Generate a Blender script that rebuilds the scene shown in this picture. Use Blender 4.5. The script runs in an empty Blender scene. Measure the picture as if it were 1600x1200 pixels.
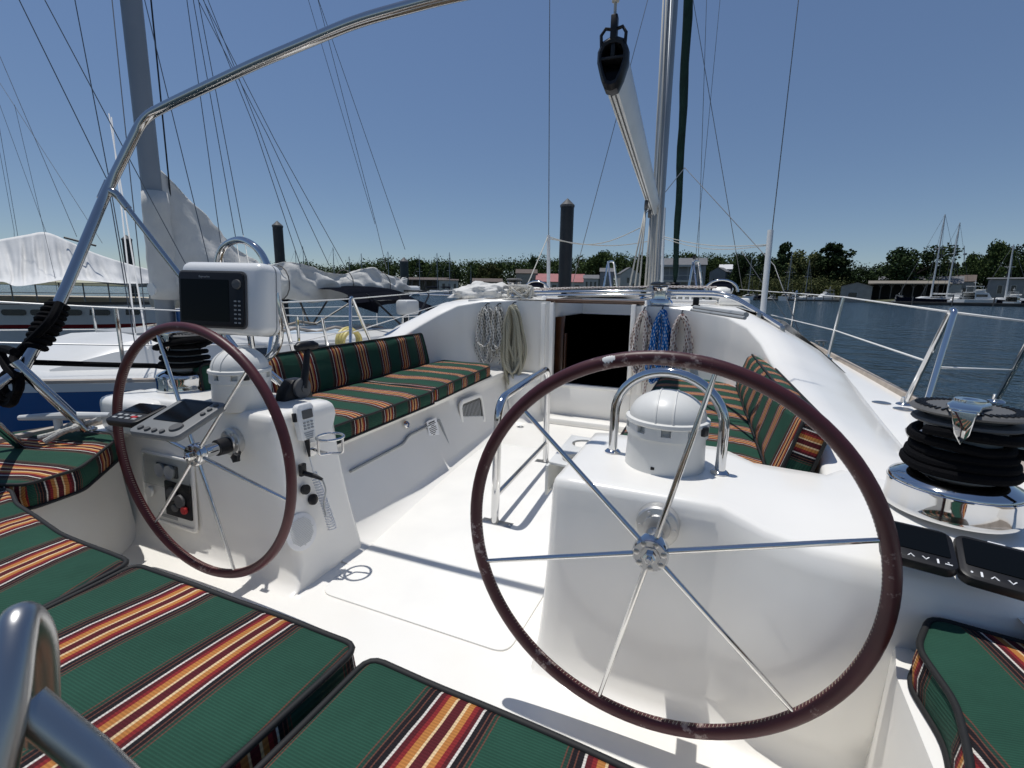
import bpy, bmesh, math, random
from mathutils import Vector, Matrix, noise
V = Vector; PI = math.pi
rnd = random.Random(7)
sc = bpy.context.scene; C = sc.collection
# ------------------------------------------------------------------ camera geometry (photo is 1600 x 1200)
FPX = 747.86; YAW, PIT, ROL = [math.radians(a) for a in (-22.794, 10.954, .911)]
EYE = V((.8124, 0, 1.0378))
_F = V((math.sin(YAW)*math.cos(PIT), math.cos(YAW)*math.cos(PIT), -math.sin(PIT)))
_R0 = V((math.cos(YAW), -math.sin(YAW), 0)); _U0 = _R0.cross(_F)
_R = math.cos(ROL)*_R0+math.sin(ROL)*_U0; _U = -math.sin(ROL)*_R0+math.cos(ROL)*_U0
def ray(x, y): return _F+_R*((x-800)/FPX)+_U*((600-y)/FPX)
def az(x, y, z): d = ray(x, y); return EYE+d*((z-EYE.z)/d.z)
def ay(x, y, Y): d = ray(x, y); return EYE+d*((Y-EYE.y)/d.y)
def ax(x, y, X): d = ray(x, y); return EYE+d*((X-EYE.x)/d.x)
def ad(x, y, D): return EYE+ray(x, y)*D
ZW = -.75                                   # water level
def shore(x, D, z=None):                    # a spot on the shore below pixel column x at depth D
    p = ad(x, 460, D); p.z = ZW+.25 if z is None else z; return p
# ------------------------------------------------------------------ object helpers
def tag(o, label=None, cat=None, group=None, kind=None):
    if label: o['label'] = label
    if cat: o['category'] = cat
    if group: o['group'] = group
    if kind: o['kind'] = kind
    return o
def thing(name, label, cat, loc=(0, 0, 0), group=None, rz=0):
    o = bpy.data.objects.new(name, None); C.objects.link(o); o.location = loc; o.rotation_euler = (0, 0, rz)
    o.empty_display_size = .05
    return tag(o, label, cat, group)
def newbm():
    bm = bmesh.new(); bm.loops.layers.uv.new('UVMap'); return bm
def obj(name, bm, mat, parent=None, ang=35, fixn=True, world=True):
    if fixn: bmesh.ops.recalc_face_normals(bm, faces=bm.faces)
    me = bpy.data.meshes.new(name); bm.to_mesh(me); bm.free()
    for m in (mat if isinstance(mat, (list, tuple)) else [mat]): me.materials.append(m)
    for p in me.polygons: p.use_smooth = True
    if ang is not None: me.set_sharp_from_angle(angle=math.radians(ang))
    o = bpy.data.objects.new(name, me); C.objects.link(o)
    if parent:
        o.parent = parent
        if world:
            q = Matrix.Identity(4); x = parent; ms = []
            while x: ms.append(x.matrix_basis.copy()); x = x.parent
            for m in reversed(ms): q = q @ m
            o.matrix_basis = q.inverted()
    return o
def top(name, bm, mat, label, cat, group=None, ang=35, **k):
    return tag(obj(name, bm, mat, None, ang, **k), label, cat, group)
def struct(name, bm, mat, ang=35, kind='structure', **k):
    return tag(obj(name, bm, mat, None, ang, **k), kind=kind)
def clone(o, parent=None):
    c = o.copy(); C.objects.link(c); c.parent = parent
    for ch in list(o.children): clone(ch, c)
    return c
# ------------------------------------------------------------------ shape helpers
def cr(pts, n=6, closed=False):
    P = [V(p) for p in pts]; out = []; N = len(P); rng = range(N if closed else N-1)
    for i in rng:
        if closed: a, b, c, d = P[(i-1) % N], P[i], P[(i+1) % N], P[(i+2) % N]
        else: a, b, c, d = P[max(i-1, 0)], P[i], P[i+1], P[min(i+2, N-1)]
        for k in range(n):
            t = k/n
            out.append(.5*((2*b)+(c-a)*t+(2*a-5*b+4*c-d)*t*t+(3*b-a-3*c+d)*t**3))
    if not closed: out.append(P[-1].copy())
    return out
def bend(pts, r, n=6):
    """polyline with its corners rounded to radius r"""
    P = [V(p) for p in pts]; out = [P[0]]
    for i in range(1, len(P)-1):
        a, b, c = P[i-1], P[i], P[i+1]; u = (a-b); w = (c-b); d = min(r, u.length*.48, w.length*.48)
        p0 = b+u.normalized()*d; p1 = b+w.normalized()*d
        for k in range(n+1):
            t = k/n; out.append((1-t)**2*p0+2*t*(1-t)*b+t*t*p1)
    out.append(P[-1]); return out
def tube(bm, pts, r, n=10, closed=False, caps=True, mi=0, sq=None):
    P = [V(p) for p in pts]; N = len(P); uv = bm.loops.layers.uv.active
    rr = r if isinstance(r, (list, tuple)) else [r]*N
    T = []
    for i in range(N):
        a = P[(i-1) % N] if closed or i > 0 else P[i]; b = P[(i+1) % N] if closed or i < N-1 else P[i]
        t = b-a; T.append(t.normalized() if t.length > 1e-9 else V((0, 0, 1)))
    up = V((0, 0, 1)) if abs(T[0].z) < .9 else V((1, 0, 0))
    nrm = (up-T[0]*up.dot(T[0])).normalized(); rings = []; L = 0; Ls = []
    for i in range(N):
        if i: L += (P[i]-P[i-1]).length
        Ls.append(L)
        nrm = (nrm-T[i]*nrm.dot(T[i]))
        nrm = nrm.normalized() if nrm.length > 1e-9 else T[i].orthogonal().normalized()
        bn = T[i].cross(nrm)
        rings.append([bm.verts.new(P[i]+(nrm*math.cos(2*PI*k/n)+bn*math.sin(2*PI*k/n)*(sq or 1))*rr[i]) for k in range(n)])
    for i in range(N if closed else N-1):
        A, B = rings[i], rings[(i+1) % N]; la = Ls[i]; lb = Ls[i+1] if i+1 < N else L+(P[0]-P[-1]).length
        for k in range(n):
            f = bm.faces.new((A[k], A[(k+1) % n], B[(k+1) % n], B[k])); f.material_index = mi
            for lp, c in zip(f.loops, ((la, k/n), (la, (k+1)/n), (lb, (k+1)/n), (lb, k/n))): lp[uv].uv = c
    if caps and not closed:
        for rg in (rings[0], rings[-1]):
            f = bm.faces.new(rg); f.material_index = mi
    return bm
def lathe(bm, prof, loc=(0, 0, 0), axis=(0, 0, 1), n=32, mi=0, cap=True):
    q = V((0, 0, 1)).rotation_difference(V(axis).normalized()).to_matrix(); loc = V(loc); rings = []
    for r, z in prof:
        rings.append([bm.verts.new(loc+q @ V((r*math.cos(2*PI*k/n), r*math.sin(2*PI*k/n), z))) for k in range(n)] if r > 1e-6 else [bm.verts.new(loc+q @ V((0, 0, z)))])
    for A, B in zip(rings, rings[1:]):
        for k in range(n):
            a = (A[k % len(A)], A[(k+1) % len(A)], B[(k+1) % len(B)], B[k % len(B)])
            u = list(dict.fromkeys(a))
            if len(u) > 2:
                f = bm.faces.new(u); f.material_index = mi
    if cap:
        for rg in (rings[0], rings[-1]):
            if len(rg) > 2: f = bm.faces.new(rg); f.material_index = mi
    return bm
def box(bm, size, M=None, bevel=0, seg=2, mi=0):
    """box of full size, placed by matrix M (or a centre vector)"""
    if M is None: M = Matrix.Identity(4)
    elif not isinstance(M, Matrix): M = Matrix.Translation(V(M))
    b2 = bmesh.new(); bmesh.ops.create_cube(b2, size=1); bmesh.ops.scale(b2, vec=V(size), verts=b2.verts)
    if bevel: bmesh.ops.bevel(b2, geom=list(b2.edges), offset=bevel, segments=seg, profile=.5, affect='EDGES')
    vm = {v: bm.verts.new(M @ v.co) for v in b2.verts}
    for f in b2.faces:
        g = bm.faces.new([vm[v] for v in f.verts]); g.material_index = mi
    b2.free(); return bm
def bx(bm, p0, p1, bevel=0, seg=2, mi=0):
    p0, p1 = V(p0), V(p1); return box(bm, [abs(a) for a in (p1-p0)], (p0+p1)/2, bevel, seg, mi)
def grid(bm, rows, closed=False, mi=0, flip=False):
    uv = bm.loops.layers.uv.active
    R = [[bm.verts.new(V(p)) for p in r] for r in rows]
    for i in range(len(R)-1):
        n = len(R[i])
        for k in range(n if closed else n-1):
            f = bm.faces.new((R[i][k], R[i][(k+1) % n], R[i+1][(k+1) % n], R[i+1][k])); f.material_index = mi
            if uv:
                for lp, c in zip(f.loops, ((i, k), (i, k+1), (i+1, k+1), (i+1, k))): lp[uv].uv = c
    return R
def frame(o, xd, zd):
    """matrix with origin o, local x along xd, local z near zd"""
    x = V(xd).normalized(); z = V(zd); z = (z-x*z.dot(x)).normalized(); y = z.cross(x)
    return Matrix.Translation(V(o)) @ Matrix((x, y, z)).transposed().to_4x4()
def prism(bm, pts, h, M=None, bevel=0, mi=0, holes=()):
    """flat outline (x, y) extruded h along local z, with optional holes"""
    M = M or Matrix.Identity(4); b2 = bmesh.new(); es = []
    for lp in [pts]+list(holes):
        vs = [b2.verts.new((p[0], p[1], 0)) for p in lp]
        es += [b2.edges.new((vs[i], vs[(i+1) % len(vs)])) for i in range(len(vs))]
    if holes: bmesh.ops.triangle_fill(b2, edges=es, use_beauty=True)
    else: b2.faces.new(b2.verts[:])
    bmesh.ops.recalc_face_normals(b2, faces=b2.faces)
    if b2.faces and sum(f.normal.z for f in b2.faces) < 0: bmesh.ops.reverse_faces(b2, faces=b2.faces)
    r = bmesh.ops.extrude_face_region(b2, geom=b2.faces[:])
    bmesh.ops.translate(b2, vec=(0, 0, h), verts=[g for g in r['geom'] if isinstance(g, bmesh.types.BMVert)])
    if bevel:
        bmesh.ops.bevel(b2, geom=[e for e in b2.edges if len(e.link_faces) == 2 and e.calc_face_angle(0) > .6], offset=bevel, segments=2, profile=.5, affect='EDGES')
    vm = {v: bm.verts.new(M @ v.co) for v in b2.verts}
    for f in b2.faces:
        g = bm.faces.new([vm[v] for v in f.verts]); g.material_index = mi
    b2.free(); return bm
def rrect(w, h, r, n=5, cx=0, cy=0):
    out = []
    for sx, sy, a0 in ((1, 1, 0), (-1, 1, 90), (-1, -1, 180), (1, -1, 270)):
        for k in range(n+1):
            a = math.radians(a0+90*k/n); out.append((cx+sx*(w/2-r)+r*math.cos(a), cy+sy*(h/2-r)+r*math.sin(a)))
    return out
def circ(r, n=24, cx=0, cy=0): return [(cx+r*math.cos(2*PI*k/n), cy+r*math.sin(2*PI*k/n)) for k in range(n)]
def text(name, s, size, M, mat, parent, depth=.0006, align='CENTER'):
    cu = bpy.data.curves.new(name, 'FONT'); cu.body = s; cu.size = size; cu.align_x = align; cu.align_y = 'CENTER'; cu.extrude = depth
    o = bpy.data.objects.new(name, cu); C.objects.link(o)
    me = bpy.data.meshes.new_from_object(o); bpy.data.objects.remove(o)
    bm = newbm(); bm.from_mesh(me); bpy.data.meshes.remove(me); bmesh.ops.transform(bm, matrix=M, verts=bm.verts)
    return obj(name, bm, mat, parent, None)
# ------------------------------------------------------------------ materials
def mat(name, col, rough=.5, metal=0, coat=0, bump=None, vary=None, spec=.5, nodes=None):
    m = bpy.data.materials.new(name); m.use_nodes = True; nt = m.node_tree; b = nt.nodes['Principled BSDF']
    b.inputs['Base Color'].default_value = (*col, 1); b.inputs['Roughness'].default_value = rough
    b.inputs['Metallic'].default_value = metal; b.inputs['Coat Weight'].default_value = coat
    b.inputs['Coat Roughness'].default_value = .08; b.inputs['Specular IOR Level'].default_value = spec
    N = lambda t, **k: _node(nt, t, **k)
    if bump or vary:
        tc = N('ShaderNodeTexCoord')
    if vary:                                   # (scale, amount, second colour)
        nz = N('ShaderNodeTexNoise'); nz.inputs['Scale'].default_value = vary[0]; nz.inputs['Detail'].default_value = 5
        nt.links.new(tc.outputs['Object'], nz.inputs['Vector'])
        rp = N('ShaderNodeValToRGB'); rp.color_ramp.elements[0].position = .5-vary[1]; rp.color_ramp.elements[1].position = .5+vary[1]
        rp.color_ramp.elements[0].color = (*vary[2], 1); rp.color_ramp.elements[1].color = (*col, 1)
        nt.links.new(nz.outputs['Fac'], rp.inputs['Fac']); nt.links.new(rp.outputs['Color'], b.inputs['Base Color'])
    if bump:                                   # (scale, strength, distance)
        n2 = N('ShaderNodeTexNoise'); n2.inputs['Scale'].default_value = bump[0]; n2.inputs['Detail'].default_value = 4
        nt.links.new(tc.outputs['Object'], n2.inputs['Vector'])
        bp = N('ShaderNodeBump'); bp.inputs['Strength'].default_value = bump[1]; bp.inputs['Distance'].default_value = bump[2]
        nt.links.new(n2.outputs['Fac'], bp.inputs['Height']); nt.links.new(bp.outputs['Normal'], b.inputs['Normal'])
    return m
def _node(nt, t, **k):
    n = nt.nodes.new(t)
    for a, v in k.items(): setattr(n, a, v)
    return n
def link(m, a, b): m.node_tree.links.new(a, b)
M = {}
M['gel'] = mat('gelcoat', (.89, .87, .82), .26, coat=.25, bump=(7, .04, .004), vary=(3.1, .16, (.86, .835, .78)))
M['sole'] = mat('nonskid', (.86, .845, .80), .5, bump=(900, .25, .0012), vary=(4.5, .14, (.82, .805, .765)))
M['plastic'] = mat('white_plastic', (.74, .735, .70), .38, bump=(40, .04, .002), vary=(6, .2, (.69, .685, .65)))
M['pod'] = mat('pod_plastic', (.78, .78, .765), .25, coat=.2)
M['chrome'] = mat('polished_steel', (.66, .66, .66), .06, 1)
M['steel'] = mat('brushed_steel', (.42, .42, .42), .30, 1, bump=(60, .05, .001))
M['tubing'] = mat('stainless_tubing', (.52, .51, .50), .14, 1)
M['satin'] = mat('satin_steel', (.62, .61, .59), .38, .85)
M['alu'] = mat('anodised_aluminium', (.30, .32, .35), .42, .35, vary=(2, .3, (.24, .26, .28)))
M['boomal'] = mat('painted_aluminium', (.70, .71, .70), .4, .1, vary=(3, .2, (.62, .63, .62)))
M['black'] = mat('black_plastic', (.012, .012, .014), .42, spec=.3, bump=(120, .08, .001))
M['grey'] = mat('grey_plastic', (.11, .11, .11), .55, spec=.2, bump=(150, .06, .001))
M['lgrey'] = mat('light_grey_plastic', (.33, .34, .34), .45)
M['dgrey'] = mat('dark_grey_plastic', (.19, .195, .195), .5, spec=.3)
M['screen'] = mat('dark_screen', (.004, .005, .006), .15, spec=.10)
M['white'] = mat('white_print', (.82, .82, .82), .5)
M['red'] = mat('red_plastic', (.45, .02, .02), .4)
M['ink'] = mat('black_print', (.02, .02, .02), .6)
M['glass'] = mat('dark_glass', (.012, .014, .016), .06, coat=.6)
M['piping'] = mat('black_piping', (.008, .008, .008), .7, bump=(500, .1, .001))
M['blackrope'] = mat('black_rope', (.004, .004, .005), .8, spec=.08, bump=(260, .5, .004))
M['teak'] = mat('weathered_teak', (.44, .385, .33), .7, vary=(14, .2, (.33, .28, .235)), bump=(60, .3, .002))
M['wood'] = mat('varnished_wood', (.085, .034, .014), .35, coat=.3, vary=(9, .2, (.05, .018, .007)))
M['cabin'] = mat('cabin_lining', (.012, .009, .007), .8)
M['piling'] = mat('black_piling', (.012, .013, .014), .5, vary=(2.5, .2, (.03, .03, .03)), bump=(8, .3, .02))
M['pilegreen'] = mat('weathered_piling', (.022, .032, .03), .6, vary=(3, .2, (.05, .06, .055)), bump=(6, .5, .03))
M['vinyl'] = mat('white_vinyl_wire', (.78, .77, .74), .4)
M['wire'] = mat('rigging_wire', (.16, .165, .17), .45, .6)
M['wirelight'] = mat('grey_rope', (.45, .44, .40), .75)
M['green'] = mat('green_sailcover', (.006, .035, .025), .85, vary=(6, .2, (.003, .02, .014)), bump=(40, .4, .01))
M['nblue'] = mat('blue_hull', (.012, .085, .25), .2, coat=.5)
M['nwhite'] = mat('boat_white', (.70, .70, .68), .35, vary=(1.5, .2, (.62, .62, .60)))
M['navy'] = mat('navy_canvas', (.007, .009, .018), .9, spec=.08, bump=(9, .4, .03))
M['dred'] = mat('dark_red_stripe', (.22, .01, .012), .4)
M['yellow'] = mat('yellow_vinyl', (.62, .52, .18), .5)
M['tan'] = mat('tan_canvas', (.50, .44, .34), .8)
def cloth(name, c1, c2, s=5, b=.6, d=.03):
    return mat(name, c1, .85, spec=.2, bump=(s, b, d), vary=(s*.6, .25, c2))
M['sailcover'] = cloth('white_sail_cover', (.66, .655, .63), (.52, .515, .49), 7)
M['shadecover'] = cloth('shaded_sail_cover', (.34, .34, .335), (.25, .25, .245), 5)  # unused shaded copy of the white cover, shade put into the colour
M['tarp'] = cloth('white_tarpaulin', (.74, .74, .73), (.62, .62, .61), 2)
M['bag'] = cloth('white_bag', (.72, .71, .68), (.60, .59, .56), 16, .8, .02)
# striped awning cloth: UV x runs across the stripes, one repeat per unit
def stripe_mat():
    m = mat('striped_cloth', (.02, .08, .05), .85, spec=.2); nt = m.node_tree; b = nt.nodes['Principled BSDF']
    uvn = _node(nt, 'ShaderNodeUVMap'); sx = _node(nt, 'ShaderNodeSeparateXYZ'); link(m, uvn.outputs[0], sx.inputs[0])
    fr = _node(nt, 'ShaderNodeMath', operation='FRACT'); link(m, sx.outputs[0], fr.inputs[0])
    rp = _node(nt, 'ShaderNodeValToRGB'); rp.color_ramp.interpolation = 'CONSTANT'; link(m, fr.outputs[0], rp.inputs['Fac'])
    G = (.018, .066, .043); DG = (.016, .045, .032); BR = (.13, .05, .035); BK = (.012, .010, .012); W = (.62, .58, .52)
    MA = (.085, .012, .016); RD = (.21, .02, .022); GO = (.42, .17, .045); CRM = (.66, .48, .27)
    seq = [(0, G), (.440, BR), (.449, DG), (.470, BR), (.479, BK), (.505, BR), (.513, BK), (.548, W), (.566, MA), (.598, RD), (.626, GO), (.672, CRM),
           (.690, MA), (.752, CRM), (.770, GO), (.812, RD), (.840, MA), (.868, W), (.884, BK), (.916, BR), (.924, BK), (.946, BR), (.955, DG), (.975, BR), (.984, G)]
    cr_ = rp.color_ramp
    while len(cr_.elements) > 1: cr_.elements.remove(cr_.elements[-1])
    cr_.elements[0].position = 0; cr_.elements[0].color = (*G, 1)
    for p, c in seq[1:]:
        e = cr_.elements.new(p); e.color = (*c, 1)
    # weave: rows of thread
    tc = _node(nt, 'ShaderNodeTexCoord')
    wv = _node(nt, 'ShaderNodeTexWave', wave_type='BANDS', bands_direction='Y'); wv.inputs['Scale'].default_value = 9; wv.inputs['Distortion'].default_value = .6
    wv.inputs['Detail'].default_value = 1
    link(m, uvn.outputs[0], wv.inputs['Vector'])
    nz = _node(nt, 'ShaderNodeTexNoise'); nz.inputs['Scale'].default_value = 6; nz.inputs['Detail'].default_value = 9; nz.inputs['Roughness'].default_value = .72; link(m, tc.outputs['Object'], nz.inputs['Vector'])
    mr = _node(nt, 'ShaderNodeMapRange'); mr.inputs['To Min'].default_value = .6; mr.inputs['To Max'].default_value = 1.42; link(m, nz.outputs['Fac'], mr.inputs['Value'])
    m2 = _node(nt, 'ShaderNodeMapRange'); m2.inputs['To Min'].default_value = .8; m2.inputs['To Max'].default_value = 1.12; link(m, wv.outputs['Fac'], m2.inputs['Value'])
    mu = _node(nt, 'ShaderNodeMath', operation='MULTIPLY'); link(m, mr.outputs[0], mu.inputs[0]); link(m, m2.outputs[0], mu.inputs[1])
    vm = _node(nt, 'ShaderNodeVectorMath', operation='SCALE'); link(m, rp.outputs['Color'], vm.inputs[0]); link(m, mu.outputs[0], vm.inputs['Scale'])
    link(m, vm.outputs[0], b.inputs['Base Color'])
    n2 = _node(nt, 'ShaderNodeTexNoise'); n2.inputs['Scale'].default_value = 14; n2.inputs['Detail'].default_value = 3; link(m, tc.outputs['Object'], n2.inputs['Vector'])
    ad_ = _node(nt, 'ShaderNodeMath', operation='MULTIPLY_ADD'); link(m, n2.outputs['Fac'], ad_.inputs[0]); ad_.inputs[1].default_value = 3; link(m, wv.outputs['Fac'], ad_.inputs[2])
    bp = _node(nt, 'ShaderNodeBump'); bp.inputs['Strength'].default_value = .35; bp.inputs['Distance'].default_value = .002; link(m, ad_.outputs[0], bp.inputs['Height'])
    link(m, bp.outputs['Normal'], b.inputs['Normal'])
    return m
M['stripe'] = stripe_mat()
# worn leather: patches rubbed through to pale
def leather(name, base, worn, amt, seam=True):
    m = mat(name, base, .42, spec=.4); nt = m.node_tree; b = nt.nodes['Principled BSDF']
    tc = _node(nt, 'ShaderNodeTexCoord')
    a = _node(nt, 'ShaderNodeTexNoise'); a.inputs['Scale'].default_value = 42; a.inputs['Detail'].default_value = 6; a.inputs['Roughness'].default_value = .65
    c = _node(nt, 'ShaderNodeTexNoise'); c.inputs['Scale'].default_value = 5; c.inputs['Detail'].default_value = 2
    for n in (a, c): link(m, tc.outputs['Object'], n.inputs['Vector'])
    mx = _node(nt, 'ShaderNodeMath', operation='MULTIPLY'); link(m, a.outputs['Fac'], mx.inputs[0]); link(m, c.outputs['Fac'], mx.inputs[1])
    rp = _node(nt, 'ShaderNodeValToRGB'); rp.color_ramp.elements[0].position = .36-amt; rp.color_ramp.elements[1].position = .42-amt
    rp.color_ramp.elements[0].color = (*base, 1); rp.color_ramp.elements[1].color = (*worn, 1)
    link(m, mx.outputs[0], rp.inputs['Fac'])
    c2 = _node(nt, 'ShaderNodeTexNoise'); c2.inputs['Scale'].default_value = 11; link(m, tc.outputs['Object'], c2.inputs['Vector'])
    mr = _node(nt, 'ShaderNodeMapRange'); mr.inputs['To Min'].default_value = .65; mr.inputs['To Max'].default_value = 1.4; link(m, c2.outputs['Fac'], mr.inputs['Value'])
    vm = _node(nt, 'ShaderNodeVectorMath', operation='SCALE'); link(m, rp.outputs['Color'], vm.inputs[0]); link(m, mr.outputs[0], vm.inputs['Scale'])
    link(m, vm.outputs[0], b.inputs['Base Color'])
    bp = _node(nt, 'ShaderNodeBump'); bp.inputs['Strength'].default_value = .25; bp.inputs['Distance'].default_value = .0015; link(m, a.outputs['Fac'], bp.inputs['Height'])
    link(m, bp.outputs['Normal'], b.inputs['Normal'])
    return m
M['leather'] = leather('worn_burgundy_leather', (.058, .014, .018), (.28, .22, .21), .024)
M['leather2'] = leather('burgundy_leather', (.078, .018, .022), (.30, .22, .21), .008)
# braided rope with coloured flecks, from the tube's own UVs
def rope(name, base, fleck, du, dv, thr):
    m = mat(name, base, .8, spec=.2); nt = m.node_tree; b = nt.nodes['Principled BSDF']
    uvn = _node(nt, 'ShaderNodeUVMap'); mp = _node(nt, 'ShaderNodeMapping'); mp.inputs['Scale'].default_value = (du, dv, 1); mp.inputs['Rotation'].default_value = (0, 0, 0)
    link(m, uvn.outputs[0], mp.inputs['Vector'])
    sx = _node(nt, 'ShaderNodeSeparateXYZ'); link(m, mp.outputs[0], sx.inputs[0])
    def mth(op, a_, b_=None):
        n = _node(nt, 'ShaderNodeMath', operation=op)
        for i, q in enumerate((a_, b_)):
            if q is None: continue
            if isinstance(q, (int, float)): n.inputs[i].default_value = q
            else: link(m, q, n.inputs[i])
        return n.outputs[0]
    fl = mth('FLOOR', sx.outputs[0]); fx = mth('FRACT', sx.outputs[0]); fy = mth('FRACT', mth('ADD', sx.outputs[1], mth('MULTIPLY', fl, .37)))
    mk = mth('MULTIPLY', mth('LESS_THAN', fx, .62), mth('LESS_THAN', fy, thr))
    mc = _node(nt, 'ShaderNodeMix', data_type='RGBA'); mc.inputs[6].default_value = (*base, 1); mc.inputs[7].default_value = (*fleck, 1); link(m, mk, mc.inputs[0]); link(m, mc.outputs[2], b.inputs['Base Color'])
    wv = _node(nt, 'ShaderNodeTexWave'); wv.inputs['Scale'].default_value = 3; link(m, mp.outputs[0], wv.inputs['Vector'])
    bp = _node(nt, 'ShaderNodeBump'); bp.inputs['Strength'].default_value = .5; bp.inputs['Distance'].default_value = .002; link(m, wv.outputs['Fac'], bp.inputs['Height'])
    link(m, bp.outputs['Normal'], b.inputs['Normal'])
    return m
M['rope_bw'] = rope('white_rope_black_fleck', (.68, .67, .63), (.012, .012, .015), 40, 3, .36)
M['rope_rd'] = rope('white_rope_red_fleck', (.68, .62, .57), (.12, .03, .03), 40, 3, .34)
M['rope_bl'] = rope('blue_rope_white_fleck', (.008, .13, .42), (.62, .68, .72), 40, 3, .27)
M['rope_tan'] = rope('tan_rope', (.43, .41, .32), (.30, .28, .2), 120, 3, .4)
M['rope_wh'] = rope('white_rope', (.60, .585, .54), (.44, .43, .39), 120, 3, .4)
# ================================================================== OUR SAILBOAT
boat = thing('sailboat', 'white cruising sailboat whose cockpit with two steering wheels fills the foreground', 'sailboat', (0, 3, 0))
def part(name, bm, m, ang=35, label=None, parent=boat, **k):
    o = obj(name, bm, m, parent, ang, **k)
    if label: o['label'] = label
    return o
# ---- cockpit sole with moulded non-skid pads
bm = newbm(); bx(bm, (-1.3, .15, -.08), (1.2, 3.72, 0))
sole = part('cockpit_sole', bm, M['gel'])
for pts_ in ([(-.37, 1.12), (.34, 1.12), (.38, 2.9), (-.60, 2.9)],):
    bm = newbm(); n_ = len(pts_); P_ = [V((p[0], p[1])) for p in pts_]; o_ = []
    for i in range(n_):
        a, b, c = P_[i-1], P_[i], P_[(i+1) % n_]; p0 = b+(a-b).normalized()*.05; p1 = b+(c-b).normalized()*.05
        o_ += [(1-t)**2*p0+2*t*(1-t)*b+t*t*p1 for t in [k/5 for k in range(6)]]
    prism(bm, o_, .010, Matrix.Translation((0, 0, -.004)), .003); obj('nonskid_pad', bm, M['sole'], sole)
bm = newbm(); lathe(bm, [(.028, -.002), (.028, .002), (.022, .003), (.02, .0005), (0, .0005)], (-.52, 3.35, 0), n=20); obj('drain', bm, M['steel'], sole)
bm = newbm(); bx(bm, (-.02, 2.98, 0), (.22, 3.3, .006), .004); part('foot_block', bm, M['gel'])
# ---- seats: front faces with a lip, tops
def seat_front(sg, f0, f1, y0, y1, zt, zo=0):
    bm = newbm(); rows = []
    for i in range(25):
        t = i/24; y = y0+(y1-y0)*t; xb = f0[0]+(f0[1]-f0[0])*t; xt = f1[0]+(f1[1]-f1[0])*t
        pr = [(xb-sg*.10, 0), (xb-sg*.03, .012), (xb, .05), (xb+(xt-xb)*.5, zt*.5), (xb+(xt-xb)*.8, zt-.1), (xt-sg*.012, zt-.055), (xt-sg*.028, zt-.03), (xt-sg*.022, zt-.008), (xt, zt), (xt+sg*.6, zt)]
        rows.append([(x, y, z+zo*(z/zt)) for x, z in pr])
    grid(bm, rows); return bm
o = part('seat_base', seat_front(-1, (-.50, -.70), (-.70, -.78), 1.30, 3.70, .395), M['gel'], 50)
bm = newbm(); uv = None
# recessed panel lines on the port seat front
def on_front(t, s, off=0):                     # t along, s height 0..1 -> point on port seat front
    y = 1.30+2.4*t; xb = -.50-.20*t; xt = -.70-.08*t
    return V((xb+(xt-xb)*s+off, y, .395*s))
bm = newbm()
for a in ([(.12, .60), (.30, .60), (.325, .66), (.47, .66)], [(.47, .66), (.478, .2)]):
    tube(bm, bend([on_front(*q, .004) for q in a], .03), .007, 8)
part('locker_seam', bm, M['lgrey'])
bm = newbm(); q = on_front(.335, .80, .003); lathe(bm, [(0, .006), (.016, .006), (.022, 0)], q, (1, 0, .35), 20); lathe(bm, [(.008, .006), (.008, .014), (0, .014)], q, (1, 0, .35), 12)
part('locker_latch', bm, M['chrome'])
bm = newbm(); Mx = frame(on_front(.43, .60, .005), (0, 1, 0), (1, 0, .2)) @ Matrix.Scale(1.25, 4); prism(bm, rrect(.085, .085, .004), .002, Mx); pl = part('notice_plate', bm, M['white'])
bm = newbm()                                    # lines of print too small to read
for k, w_ in enumerate((.052, .060, .030, .062, .058, .060, .040, .018)): prism(bm, rrect(w_, .0035 if k else .006, .001, 1), .0006, Mx @ Matrix.Translation((-.004+.002*(k % 3), .030-k*.0085, .002)))
obj('print', bm, M['ink'], pl)
Mx = frame(on_front(.655, .52, .004), (0, 1, -.02), (1, 0, .15)) @ Matrix.Scale(1.35, 4)
bm = newbm(); prism(bm, rrect(.26, .17, .04), .008, Mx, .003, holes=[rrect(.215, .125, .025)]); pf = part('portlight', bm, M['gel'])
bm = newbm(); prism(bm, rrect(.215, .125, .02), .003, Mx @ Matrix.Translation((0, 0, -.002))); obj('pane', bm, M['glass'], pf)
bm = newbm()
for k in range(13): prism(bm, rrect(.006, .105, .002, 1), .0012, Mx @ Matrix.Translation((-.09+.0145*k, -.002, .0012)))
obj('curtain', bm, M['lgrey'], pf)
o = part('seat_base', seat_front(1, (.44, .34), (.47, .46), 1.62, 3.70, .37), M['gel'], 50)
# ---- aft bench base below the cushions
bm = newbm()
fr = [(-1.36, 1.10), (-1.06, .70), (-.9, .61), (-.3, .55), (.8, .53), (1.0, .56), (1.11, .64), (1.16, .76), (1.17, 1.0), (1.2, 1.12)]
grid(bm, [[(x, y+.03, 0) for x, y in fr], [(x, y+.005, .05) for x, y in fr], [(x, y-.02, .33) for x, y in fr], [(x, y-.035, .365) for x, y in fr], [(x*1.02, y-.08, .37) for x, y in fr], [(x*1.5, -.5 if k not in (0, 9) else y, .37) for k, (x, y) in enumerate(fr)]])
part('bench_base', bm, M['gel'], 50)
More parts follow.
